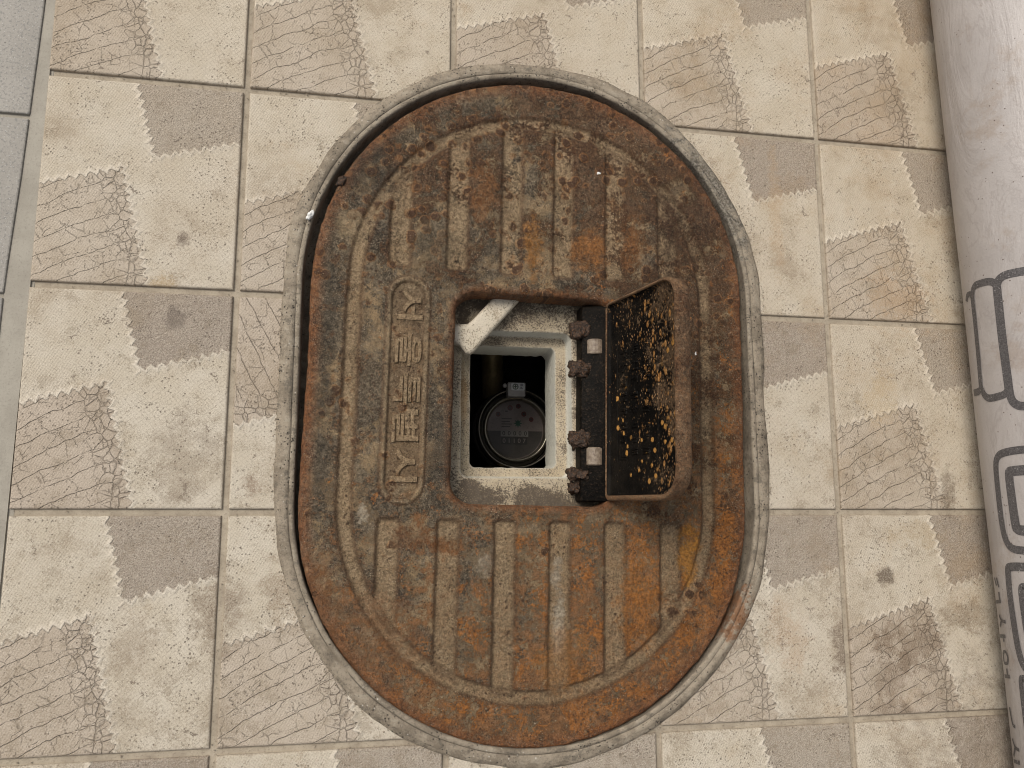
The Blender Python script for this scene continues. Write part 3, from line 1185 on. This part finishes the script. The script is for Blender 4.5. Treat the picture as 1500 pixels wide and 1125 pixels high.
LIP, LW, TH = .0050, .0050, .0105
outer = rrect(0, FL_L, FY0, FY1, [.006, .030, .022, .006], 8)
inner = rrect(LW * .35, FL_L - LW, FY0 + LW, FY1 - LW * .6, [.004, .023, .019, .004], 8)
inner2 = rrect(LW * .35 + .002, FL_L - LW - .003, FY0 + LW + .003, FY1 - LW * .6 - .002, [.003, .020, .016, .003], 8)
loops = [(rrect(.002, FL_L - .003, FY0 + .003, FY1 - .003, [.005, .024, .022, .005], 8), -TH), (outer, -TH + .0025), (outer, LIP - .0016),
         (rrect(.0012, FL_L - .0016, FY0 + .0016, FY1 - .0016, [.005, .0245, .0225, .005], 8), LIP), (rrect(LW * .30, FL_L - LW * .80, FY0 + LW * .80, FY1 - LW * .45, [.004, .0235, .0195, .004], 8), LIP), (inner, LIP - .0015), (inner, .0018), (inner2, 0)]
bm = bmesh.new()
L = []
for pts, h in loops:
    row = []
    for (p, y) in pts:
        nz = (mnoise.noise(Vector((p * 90, y * 90, h * 200))) * .0006)
        row.append(bm.verts.new(fp(p + nz, y + nz, h)))
    L.append(row)
n = len(outer)
for k in range(len(L) - 1):
    for i in range(n):
        j = (i + 1) % n
        bm.faces.new((L[k][i], L[k][j], L[k + 1][j], L[k + 1][i]))
bm.faces.new(L[0][::-1])
ff = bm.faces.new(L[-1])
bm.faces.ensure_lookup_table()
nf_ = len(bm.faces)
bmesh.ops.recalc_face_normals(bm, faces=bm.faces[:])
me = bpy.data.meshes.new('flap')
# inner face and the inner wall of the lip are black, the rest is rust
for idx, f in enumerate(bm.faces):
    f.smooth = True
    if idx >= 5 * n and idx != (len(L) - 1) * n:
        f.material_index = 1
bm.to_mesh(me)
bm.free()
flap = link('flap', me, M['rust'], lid)
me.materials.append(M['tar'])
for nm, v_ in (('wear', .35), ('edge', .8)):
    a = me.attributes.new(nm, 'FLOAT', 'POINT')
    a.data.foreach_set('value', [v_] * len(me.vertices))
flap['label'] = 'open flap, black greasy inside with orange rust grains'

# worn cast lettering on its inner face: three eroded lines, plus the raised guide lines
rr = random.Random(5)
bm = bmesh.new()


def stroke(p0, y0, p1, y1, w, h):
    dx, dy = p1 - p0, y1 - y0
    L_ = math.hypot(dx, dy)
    ux, uy = -dy / L_ * w / 2, dx / L_ * w / 2
    lo = [(p0 - ux, y0 - uy), (p0 + ux, y0 + uy), (p1 + ux, y1 + uy), (p1 - ux, y1 - uy)]
    a = [bm.verts.new(fp(p, y, .0001)) for p, y in lo]
    cxp, cyp = (p0 + p1) / 2, (y0 + y1) / 2
    b = [bm.verts.new(fp(cxp + (p - cxp) * .82, cyp + (y - cyp) * .82, h)) for p, y in lo]
    bm.faces.new(b)
    for i in range(4):
        bm.faces.new((a[i], a[(i + 1) % 4], b[(i + 1) % 4], b[i]))


for ln, pc in enumerate((.028, .048, .068)):
    y = .045
    while y > -.062:
        s = .0105
        for _ in range(rr.choice((3, 4, 4))):
            if rr.random() < .5:
                yy = y - rr.random() * s * .8
                stroke(pc - .006, yy, pc + .006, yy + rr.uniform(-.001, .001), .0016, .0011)
            else:
                pp = pc + rr.uniform(-.0065, .0065)
                stroke(pp, y, pp + rr.uniform(-.001, .001), y - s * .8, .0016, .0011)
        y -= s + .0032
stroke(.088, .06, .088, -.068, .003, .0012)
stroke(.016, .055, .016, -.072, .002, .0010)
lw = from_bm('worn_lettering', bm, M['tar'], flap)

# hinge side: black lip under the flap, knuckles, sleeves and crust
bm = prism_bm([(.0490, -.0990), (.0755, -.0990), (.0755, .0960), (.0490, .0960)], -.0300, -.0105)
for v in bm.verts:
    if v.co.z > -.02 and v.co.x > .06:
        v.co.z = -.0010
bevel_bm(bm, .0015, 2)
from_bm('hinge_plate', bm, M['black'], lid, True)
bm = prism_bm([(HX - .0012, -.0975), (HX + .0006, -.0975), (HX + .0006, .0945), (HX - .0012, .0945)], -.008, .0030)
bevel_bm(bm, .0006, 2)
o = from_bm('hinge_edge', bm, M['sleeve'], lid, True)


def to_lid(wx, wy):
    a = math.radians(-1.2)
    qx, qy = wx + .018, wy - .011
    return qx * math.cos(a) + qy * math.sin(a), -qx * math.sin(a) + qy * math.cos(a)


def lump(name, x0, x1, y0, y1, z, zr, seed, mat, f=90, amp=.0045):
    bm = bmesh.new()
    bmesh.ops.create_icosphere(bm, subdivisions=4, radius=1.0)
    for v in bm.verts:
        c = v.co.copy()
        q = Vector([math.copysign(abs(t) ** .6, t) for t in c])
        p = Vector(((x0 + x1) / 2 + q.x * (x1 - x0) / 2.1, (y0 + y1) / 2 + q.y * (y1 - y0) / 2.1, z + q.z * zr))
        d = mnoise.fractal(p * f * 1.6 + Vector((seed * 9.1, 0, 0)), .55, 2.1, 5)
        v.co = p + c.normalized() * d * amp
    return from_bm(name, bm, mat, lid, True)


for s, (ya, yb, yc, yd, ye, yf) in enumerate(((.0893, .0714, .0715, .0560, .0498, .0335), (-.0205, -.0365, -.0366, -.0545, -.0575, -.0690))):
    xa, _ = to_lid(.0185, 0)
    xb, _ = to_lid(.0415, 0)
    xc, _ = to_lid(.0352, 0)
    xd, _ = to_lid(.0560, 0)
    q = lambda y: to_lid(.04, y)[1]
    lump('hinge_knuckle', xa, xb, q(yb), q(ya), -.0125, .0065, s * 3 + 1, M['crust'], 110, .0034)
    lump('hinge_knuckle', xa, xb, q(yf), q(ye), -.0125, .0065, s * 3 + 2, M['crust'], 110, .0034)
    # the bare sleeve between two knuckles
    cz = -.0125
    vs, fs = tube([((xc + xd) / 2, q(yd), cz), ((xc + xd) / 2, q(yd) + .001, cz), ((xc + xd) / 2, q(yc) - .001, cz), ((xc + xd) / 2, q(yc), cz)],
                  [.0088, .0102, .0102, .0088], 24)
    mesh('hinge_sleeve', vs, fs, M['sleeve'], lid, False)
    vs, fs = tube([((xc + xd) / 2 + .001, q(yf) - .006, cz - .001), ((xc + xd) / 2 + .001, q(ya) + .004, cz - .001)], .0068, 16)
    mesh('hinge_pin', vs, fs, M['black'], lid, True)
lump('rust_clod', to_lid(.022, 0)[0], to_lid(.048, 0)[0], -.0915, -.0795, -.018, .006, 31, M['crust'], 160)
lump('rust_clod', to_lid(.050, 0)[0], to_lid(.058, 0)[0], .0790, .0920, -.013, .006, 34, M['black'], 120, .003)

# ------------------------------------------------------------------ foam insulation with its cut window
fx0, fx1, fy0, fy1 = -.170, .145, -.210, .230
lipr = (-.0855, .0268, -.0655, .0808)
holr = (-.0738, .0145, -.0550, .0690)
NN = 10


def hand(pts, amp, f=60, seed=0):
    return [(x + mnoise.noise(Vector((x * f, y * f, seed))) * amp, y + mnoise.noise(Vector((x * f, y * f, seed + 7))) * amp) for x, y in pts]


def rr_dense(a, r, per=14):
    """rounded rectangle with points along the sides too"""
    base = rrect(*a, r, NN)
    out = []
    k = len(base)
    for i in range(k):
        p, q = base[i], base[(i + 1) % k]
        out.append(p)
        if (i + 1) % (NN + 1) == 0:
            for t in range(1, per):
                out.append((p[0] + (q[0] - p[0]) * t / per, p[1] + (q[1] - p[1]) * t / per))
    return out


def grow(a, d):
    return (a[0] - d, a[1] + d, a[2] - d, a[3] + d)


LP = [(rr_dense((fx0, fx1, fy0, fy1), .028), -.098, 0, 0), (rr_dense((fx0, fx1, fy0, fy1), .028), -.031, 0, 0), (rr_dense(grow((fx0, fx1, fy0, fy1), -.002), .026), -.030, 0, 0),
      (rr_dense(grow(lipr, .0022), .010), -.0300, 0, 0), (rr_dense(grow(lipr, .0006), .0085), -.0307, .4, 0), (rr_dense(lipr, .008), -.0325, 1, 0), (rr_dense(grow(lipr, -.0004), .0076), -.0470, 1, 0),
      (rr_dense(grow(lipr, -.0022), .0065), -.0496, 0, 0), (rr_dense(grow(holr, .0016), .006), -.0500, 0, .0004), (rr_dense(grow(holr, .0003), .0055), -.0506, .5, .0006), (rr_dense(holr, .005), -.0525, 1, .0008),
      (rr_dense(grow(holr, -.0002), .005), -.075, 1, .0008), (rr_dense(grow(holr, -.0004), .005), -.0935, 1, .0014), (rr_dense(grow(holr, .001), .006), -.098, 0, .001)]
bm = bmesh.new()
wl_ = bm.verts.layers.float.new('wall')
rows = []
for pts, z, wv, amp in LP:
    row = []
    for x, y in hand(pts, amp if amp else .0004, 160 if amp else 40):
        v = bm.verts.new((x, y, z))
        v[wl_] = wv
        row.append(v)
    rows.append(row)
n = len(rows[0])
for k in range(len(rows)):
    k2 = (k + 1) % len(rows)
    for i in range(n):
        j = (i + 1) % n
        f = bm.faces.new((rows[k][i], rows[k][j], rows[k2][j], rows[k2][i]))
        f.smooth = True
foam = from_bm('foam_insulation', bm, M['foam'])
tag(foam, 'speckled beige foam insulation board with a stepped rectangular window under the lid', 'insulation')

poly = [(-.110, .0800), (-.0960, .0832), (-.0813, .0842), (-.0760, .0890), (-.0576, .1102), (-.0160, .1540), (.0125, .1555), (-.0288, .1104), (-.0745, .0565), (-.0785, .0537), (-.0830, .0545),
        (-.0893, .0625), (-.0960, .0650), (-.110, .0650)]
bm = prism_bm(poly, -.0302, -.0150)
bevel_bm(bm, .0045, 4, 50)
fb = from_bm('foam_strip', bm, None, None, False)
tag(fb, 'pale foam strip lying slantwise across the top left corner of the insulation board', 'foam strip')
g = G('white_foam_strip')
P = g.world()
f = g.noise(P, 620, 3, .75)
nn = g.noise(P, 40, 4, .6)
c = g.mix(nn.step(.3, .7), (.64, .575, .465), (.54, .475, .365))
c = g.mix((f + nn * .3).step(.68, .76) * .8, c, (.12, .09, .06))
c = g.mix((g.noise(P, 60, 5, .75) + (f - .5) * .4).step(.54, .66) * .55, c, (.33, .26, .17))
g.bump(f, .0008, .7)
fb.data.materials.append(g.final(c, .6, 0, .4))

# ------------------------------------------------------------------ water meter down in the pit
MX, MY, MZ = .0034, .0001, -.200
meter = empty('water_meter', (MX, MY, pz))
tag(meter, 'round water meter with a clear cover deep inside the dark pit', 'water meter')


def mlink(o):
    o.parent = meter
    o.location = (0, 0, -pz)
    return o


vs, fs = lathe([(.0, -.135), (.030, -.135), (.040, -.120), (.046, -.085), (.046, -.045), (.0505, -.040), (.0505, -.020), (.047, -.016), (.0440, -.014), (.0430, -.008), (.036, -.008), (.0355, -.012), (.0, -.012)], 72)
o = mlink(mesh('meter_body', [(x, y, z + MZ) for x, y, z in vs], fs, M['body'], None, True))
vs, fs = lathe([(.0475, -.016), (.0475, .004), (.0466, .0058), (.0458, .0052), (.0455, .001), (.0455, -.014)], 96)
mlink(mesh('clear_cover_rim', [(x, y, z + MZ) for x, y, z in vs], fs, M['bezel'], None, True))
vs, fs = lathe([(.0400, -.009), (.0400, -.001), (.0385, .0012), (.0368, .0008), (.0358, -.002), (.0352, -.0115)], 96)
mlink(mesh('bezel', [(x, y, z + MZ) for x, y, z in vs], fs, M['bezel'], None, True))
vs, fs = lathe([(.0456, -.001), (.0450, .005), (.0410, .0085), (.034, .0100), (.020, .0110), (.0, .0114)], 96)
mlink(mesh('clear_cover', [(x, y, z + MZ) for x, y, z in vs], fs, M['glass'], None, True))


def disc(r, z, seg=64, a0=0, a1=2 * PI, cx=0, cy=0):
    return [(cx, cy, z)] + [(cx + r * math.cos(a0 + (a1 - a0) * i / seg), cy + r * math.sin(a0 + (a1 - a0) * i / seg), z) for i in range(seg + 1)], [(0, i + 1, i + 2) for i in range(seg)]


vs, fs = disc(.0356, -.0112 + MZ)
dial = mlink(mesh('dial', vs, fs, M['dial']))


def on_dial(name, bm_or, mat):
    o = from_bm(name, bm_or, mat, dial)
    return o


def shade_poly(pts, z, z1=None):
    return prism_bm(pts, z, z + .0002 if z1 is None else z1)


dz = MZ - .0112
chord = [(.0345 * math.cos(a), .0345 * math.sin(a)) for a in np.linspace(PI + .05, 2 * PI - .05, 40)]
on_dial('dial_lower_band', shade_poly(chord, dz + .0001), M['dialdark'])
on_dial('register_window', shade_poly([(-.0175, -.0085), (.0165, -.0085), (.0165, -.0012), (-.0175, -.0012)], dz + .0004), M['window'])
on_dial('register_window', shade_poly([(-.0170, -.0182), (.0150, -.0182), (.0150, -.0095), (-.0170, -.0095)], dz + .0004), M['numeral'])


def text_at(s, size, x, y, z, mat, name):
    cu = bpy.data.curves.new(name, 'FONT')
    cu.body = s
    cu.size = size
    cu.align_x = 'CENTER'
    cu.align_y = 'CENTER'
    cu.offset = size * .012
    tmp = bpy.data.objects.new(name, cu)
    COL.objects.link(tmp)
    bpy.context.view_layer.update()
    me = bpy.data.meshes.new_from_object(tmp.evaluated_get(bpy.context.evaluated_depsgraph_get()))
    bpy.data.objects.remove(tmp)
    me.transform(Matrix.Translation((x, y, z)))
    me.materials.clear()
    return link(name, me, mat, dial)


for k in range(5):
    text_at('0', .0072, -.0138 + k * .0067, -.0049, dz + .0008, M['numeral'], 'numeral')
for k in range(5):
    text_at('01107'[k], .0075, -.0134 + k * .0062, -.0139, dz + .0008, M['dial'], 'numeral')
for (x, y, r) in ((-.0208, .0184, .0030), (-.0059, .0264, .0033), (.0043, .0286, .0030), (.0111, .0191, .0032), (.0203, .0126, .0029)):
    vs, fs = disc(r, dz + .0004, 24, cx=x, cy=y)
    s = mesh('sub_dial', vs, fs, M['red'], dial)
    vs, fs = disc(r * .45, dz + .0007, 16, cx=x, cy=y)
    mesh('sub_dial_pointer', vs, fs, M['numeral'], dial)
star = []
for k in range(16):
    a = 2 * PI * k / 16
    r = .0056 if k % 2 == 0 else .0026
    star.append((.0038 + r * math.cos(a), .0075 + r * math.sin(a)))
on_dial('leak_star', shade_poly(star, dz + .0004), M['green'])
for k in range(4):
    on_dial('printed_line', shade_poly([(-.0165, .0125 - k * .0032), (-.004 - (k % 2) * .002, .0125 - k * .0032), (-.004 - (k % 2) * .002, .0135 - k * .0032), (-.0165, .0135 - k * .0032)], dz + .0004), M['dialdark'])
on_dial('printed_line', shade_poly([(-.012, .0215), (-.009, .0215), (-.009, .023), (-.012, .023)], dz + .0004), M['dialdark'])

# pipe through the pit, resting in its end walls
vs, fs = tube([(-.0230, .2335, -.232), (-.0225, .125, -.232), (-.0222, .120, -.232), (-.0222, .112, -.232), (-.0218, .108, -.232), (-.0200, .040, -.232)], [.0125, .0125, .017, .017, .0135, .0135], 24)
pipe = empty('water_pipe', (-.0230, .2335, -.232))
tag(pipe, 'dull brass pipe running from the pit wall to the water meter', 'pipe')
o = mesh('inlet', vs, fs, M['brass'], pipe, True)
o.matrix_parent_inverse = Matrix.Translation(pipe.location).inverted()
vs, fs = tube([(-.014, -.043, -.236), (-.022, -.09, -.236), (-.0225, -.098, -.236), (-.030, -.16, -.236), (-.034, -.2135, -.236)], [.0135, .0135, .016, .0125, .0125], 24)
o = mesh('outlet', vs, fs, M['brass'], pipe, True)
o.matrix_parent_inverse = Matrix.Translation(pipe.location).inverted()

# seal tag resting on the edge of the clear cover
seal = empty('seal_tag', (.0005, .0455, -.1945))
tag(seal, 'small white sealing tag with a round green mark on top of the water meter', 'seal')


def seal_part(name, bm, mat, parent=None, smooth=False):
    o = from_bm(name, bm, mat, parent or seal, smooth)
    if parent is None:
        o.matrix_parent_inverse = Matrix.Translation(seal.location).inverted()
    return o


SX, SY, SZ = 0.0005, .0455, -.1815
bm = box_bm(-.0105, .0108, .0365, .0535, -.1945, SZ)
bevel_bm(bm, .0010, 2)
seal_part('seal_block', bm, M['sealbox'])
bm = prism_bm(rrect(-.0066, .0096, .0438, .0528, .0016, 4), SZ - .0004, SZ + .0004)
stk = seal_part('sticker', bm, M['sticker'])
ring_o = [(-.0016 + .0036 * math.cos(a), .0482 + .0036 * math.sin(a)) for a in np.linspace(0, 2 * PI, 33)[:-1]]
ring_i = [(-.0016 + .0026 * math.cos(a), .0482 + .0026 * math.sin(a)) for a in np.linspace(0, 2 * PI, 33)[:-1]]
bm = bmesh.new()
a_ = [bm.verts.new((x, y, SZ + .0007)) for x, y in ring_o]
b_ = [bm.verts.new((x, y, SZ + .0007)) for x, y in ring_i]
for i in range(32):
    bm.faces.new((a_[i], a_[(i + 1) % 32], b_[(i + 1) % 32], b_[i]))
for (x0, x1, y0, y1) in ((-.0040, .0008, .0477, .0486), (-.0021, -.0011, .0459, .0506)):
    v = [bm.verts.new(p) for p in ((x0, y0, SZ + .0008), (x1, y0, SZ + .0008), (x1, y1, SZ + .0008), (x0, y1, SZ + .0008))]
    bm.faces.new(v)
seal_part('round_mark', bm, M['sprint'], stk)
bm = bmesh.new()
for k, (y, w) in enumerate(((.0513, .0030), (.0495, .0034), (.0477, .0022), (.0459, .0032))):
    v = [bm.verts.new(p) for p in ((.0042, y - .0006, SZ + .0007), (.0042 + w, y - .0006, SZ + .0007), (.0042 + w, y + .0005, SZ + .0007), (.0042, y + .0005, SZ + .0007))]
    bm.faces.new(v)
seal_part('small_print', bm, M['sgrey'], stk)
bm = bmesh.new()
bmesh.ops.create_icosphere(bm, subdivisions=3, radius=.0028, matrix=Matrix.Translation((-.0137, .0497, -.1850)))
seal_part('seal_bead', bm, M['sealbox'], None, True)
vs, fs = tube([(-.0125, .0497, -.1850), (-.0105, .0490, -.1850)], .0008, 8)
o = mesh('seal_wire', vs, fs, M['wire'], seal, True)
o.matrix_parent_inverse = Matrix.Translation(seal.location).inverted()

# ------------------------------------------------------------------ rolled white sheet on the right
RR = .075
RA = Vector((.48735, .4867, RR))
AX = Vector((.02597463, -.9996626, 0))
SIDE = AX.cross(Vector((0, 0, 1))).normalized()
T0, T1 = -.35, 1.35


def cylp(s, phi, r=RR):
    return RA + AX * s + (SIDE * math.sin(phi) + Vector((0, 0, 1)) * math.cos(phi)) * r


roll = empty('sheet_roll', cylp(.5, PI))
tag(roll, 'rolled up white sheet with dark grey printed outlines lying on the tiles', 'sheet roll')


def rlink(o):
    o.parent = roll
    o.matrix_parent_inverse = Matrix.Translation(roll.location).inverted()
    return o


vs, fs = [], []
NA, NSs, LAY = 96, 60, 3
for i in range(NSs + 1):
    s = T0 + (T1 - T0) * i / NSs
    for k in range(NA * LAY + 1):                       # a spiral, so the ends show the wound sheet
        a = 2.2 + 2 * PI * k / NA
        r = RR - .0025 * (LAY - k / NA) if k < NA * (LAY - 1) else RR - .0025 * (1 - (k - NA * (LAY - 1)) / NA) * 0
        r += mnoise.noise(Vector((s * 5, math.cos(a) * 1.5, math.sin(a) * 1.5))) * .0008
        vs.append(cylp(s, a, r))
mm = NA * LAY + 1
for i in range(NSs):
    for k in range(mm - 1):
        fs.append((i * mm + k, i * mm + k + 1, (i + 1) * mm + k + 1, (i + 1) * mm + k))
rlink(mesh('sheet', vs, fs, M['vinyl'], None, True))

STROKES = [
    (.0062, [(.3700, 1.97), (.3655, 1.94), (.3644, 1.90), (.3647, 1.829), (.368, 1.785)]),
    (.0070, [(.368, 1.785), (.4127, 1.79), (.4495, 1.813), (.4613, 1.821), (.4636, 1.85), (.4646, 1.904), (.4642, 2.08)]),
    (.0072, [(.372, 1.786), (.368, 1.785), (.3618, 1.756), (.3590, 1.70), (.3583, 1.656), (.3590, 1.50), (.3598, 1.426), (.3625, 1.366), (.3669, 1.339)]),
    (.0072, [(.4560, 1.818), (.4613, 1.821), (.4692, 1.763), (.4729, 1.70), (.4739, 1.636), (.4735, 1.50), (.4726, 1.397), (.4683, 1.336)]),
    (.0088, [(.3669, 1.339), (.3834, 1.342), (.4219, 1.347), (.4505, 1.340), (.4683, 1.336), (.474, 1.334)]),
    (.0080, [(.3669, 1.339), (.3615, 1.31), (.3597, 1.287), (.3574, 1.205), (.3579, .996), (.358, .70), (.359, .45), (.368, .40), (.42, .395), (.474, .40), (.484, .45)]),
    (.0080, [(.4683, 1.336), (.479, 1.32), (.4842, 1.26), (.4863, 1.18), (.486, .9), (.485, .60), (.484, .45)]),
    (.0074, [(.5262, .55), (.5262, 1.24), (.5278, 1.54), (.5317, 1.642), (.5398, 1.688), (.5633, 1.694), (.5957, 1.689), (.610, 1.654), (.6186, 1.574), (.6204, 1.394), (.6210, .55)]),
    (.0094, [(.5456, .75), (.5456, 1.27), (.5460, 1.45), (.5472, 1.474), (.5637, 1.474), (.5960, 1.460), (.6005, 1.445), (.6019, 1.363), (.602, .75)]),
    (.0080, [(.6345, .55), (.6350, 1.42), (.6360, 1.64), (.6385, 1.668), (.6615, 1.683), (.6915, 1.664), (.7125, 1.639), (.7266, 1.586), (.732, 1.45), (.733, .55)]),
    (.0060, [(.6525, .75), (.6525, 1.449), (.6545, 1.485), (.6687, 1.489), (.700, 1.47), (.714, 1.42), (.715, .75)]),
    (.0064, [(.7374, .55), (.7374, 1.608), (.7391, 1.652), (.7506, 1.658), (.84, 1.64), (.86, 1.58), (.862, .55)]),
    (.0030, [(.6486, 2.068), (.6561, 2.008)]), (.0030, [(.6481, 1.972), (.6571, 1.927)]), (.0034, [(.6728, 2.14), (.6703, 1.917)]), (.0030, [(.6617, 1.945), (.6707, 1.957)]),
    (.0032, [(.6843, 2.05), (.6892, 1.975), (.689, 1.847)]), (.0030, [(.6892, 1.975), (.6956, 2.068)]), (.0034, [(.7053, 2.138), (.7031, 1.906)]), (.0030, [(.704, 1.988), (.7089, 1.974)]),
    (.0030, [(.718, 1.947), (.7190, 2.04), (.7223, 2.084), (.73, 2.082), (.7295, 1.99), (.7286, 1.927), (.7221, 1.89), (.718, 1.947)]), (.0034, [(.7432, 2.135), (.7405, 1.9)]), (.0030, [(.7341, 1.98), (.7411, 1.985)]),
    (.0034, [(.7709, 2.054), (.7861, 2.003), (.7865, 1.913)]), (.0032, [(.8003, 2.077), (.8071, 1.993), (.8066, 1.866)]), (.0030, [(.8071, 1.993), (.8169, 2.11)]), (.0034, [(.8216, 2.13), (.8187, 1.892)]),
]


def smooth_path(P, it=2):
    for _ in range(it):
        if len(P) < 3:
            return P
        Q = [P[0]]
        for i in range(len(P) - 1):
            a, b = np.array(P[i]), np.array(P[i + 1])
            Q += [tuple(a * .75 + b * .25), tuple(a * .25 + b * .75)]
        Q.append(P[-1])
        P = Q
    return P


for w, path in STROKES:
    P = [(s, ph * RR) for s, ph in path]
    P = smooth_path(P)
    D = [P[0]]
    for a, b in zip(P[:-1], P[1:]):
        L_ = math.hypot(b[0] - a[0], b[1] - a[1])
        k = max(1, int(L_ / .004))
        for t in range(1, k + 1):
            D.append((a[0] + (b[0] - a[0]) * t / k, a[1] + (b[1] - a[1]) * t / k))
    vs, fs = [], []
    for i, (s, q) in enumerate(D):
        a, b = D[max(i - 1, 0)], D[min(i + 1, len(D) - 1)]
        dx, dy = b[0] - a[0], b[1] - a[1]
        L_ = math.hypot(dx, dy) or 1
        nx, ny = -dy / L_ * w / 2, dx / L_ * w / 2
        for t in (-1, 0, 1):
            ss, qq = s + nx * t, q + ny * t
            a_ = qq / RR
            r = RR + .0004 + mnoise.noise(Vector((ss * 5, math.cos(a_) * 1.5, math.sin(a_) * 1.5))) * .0008
            vs.append(cylp(ss, a_, r))
    for i in range(len(D) - 1):
        for t in (0, 1):
            fs.append((i * 3 + t, i * 3 + t + 1, (i + 1) * 3 + t + 1, (i + 1) * 3 + t))
    rlink(mesh('printed_outline' if w > .005 else 'printed_stroke', vs, fs, M['ink'], None, True))


# ------------------------------------------------------------------ small things
def chip(x, y, z, sx, sy, sz, seed, label, mat, name='white_chip', cat='chip'):
    bm = bmesh.new()
    bmesh.ops.create_icosphere(bm, subdivisions=3, radius=1.0)
    for v in bm.verts:
        c = v.co
        d = 1 + .7 * mnoise.noise(c * 1.6 + Vector((seed * 3.7, 0, 0)))
        v.co = Vector((c.x * sx * d, c.y * sy * d, max(c.z, -.35) * sz * d))
    o = from_bm(name, bm, mat, None, True)
    o.location = (x, y, z + sz * .3)
    o.rotation_euler.z = seed
    tag(o, label, cat)
    return o


chip(-.2346, .1772, .0050, .0046, .0026, .0022, 1, 'white chip lying on the left side of the oval frame', M['chip'])
chip(.0494, .2426, .0005, .0017, .0025, .0014, 2, 'tiny white crumb between the upper grooves of the rusty lid', M['chip'])
chip(.1480, .0577, .0010, .0014, .0034, .0012, 3, 'thin white flake on the rusty lid to the right of the flap', M['chip'])
chip(-.2065, .2155, .0000, .0060, .0040, .0030, 4, 'crumbly brown clod stuck on the upper left edge of the lid', M['crust'], 'dirt_clod', 'clod')


# loose grit along the frame and in the joints
gv, gf_ = [], []
gr_ = random.Random(21)


def grain(x, y, z, r):
    b = len(gv)
    a0 = gr_.random() * 6
    for k in range(4):
        a = a0 + k * PI / 2 + gr_.uniform(-.4, .4)
        q = r * gr_.uniform(.6, 1.2)
        gv.append((x + q * math.cos(a), y + q * math.sin(a), z + r * .2))
    gv.append((x, y, z + r * gr_.uniform(.7, 1.1)))
    gv.append((x, y, z - r * .4))
    for k in range(4):
        gf_.append((b + k, b + (k + 1) % 4, b + 4))
        gf_.append((b + (k + 1) % 4, b + k, b + 5))


pts = stadium(1.0, 0.0)
for _ in range(420):
    t = gr_.random() * 2 * PI
    rr_ = .2385 + abs(gr_.gauss(0, .004))
    cx_2, cy_2 = math.cos(t) * rr_, math.sin(t) * rr_
    grain(RCX + cx_2, RCY + cy_2 + (RS if cy_2 > 0 else -RS), .0004, gr_.uniform(.0004, .0011))
for _ in range(160):
    yy = gr_.uniform(-RS, RS)
    grain(RCX + gr_.choice((-1, 1)) * (.2385 + abs(gr_.gauss(0, .003))), RCY + yy, .0004, gr_.uniform(.0004, .0011))
for _ in range(420):
    if gr_.random() < .5:
        x_, y_ = gr_.choice(X_L[1:6]) + gr_.gauss(0, .0016), gr_.uniform(-.4, .5)
    else:
        x_, y_ = gr_.uniform(-.47, .45), gr_.choice(Y_L[1:7]) + gr_.gauss(0, .0016)
    if sd_frame(x_, y_) > .006:
        grain(x_, y_, -.0022, gr_.uniform(.0004, .0010))
for _ in range(260):
    x_, y_ = gr_.uniform(-.46, .45), gr_.uniform(-.4, .48)
    if sd_frame(x_, y_) > .006:
        grain(x_, y_, .0006, gr_.uniform(.0003, .0007))
tag(mesh('grit', gv, gf_, M['gritm']), kind='stuff')
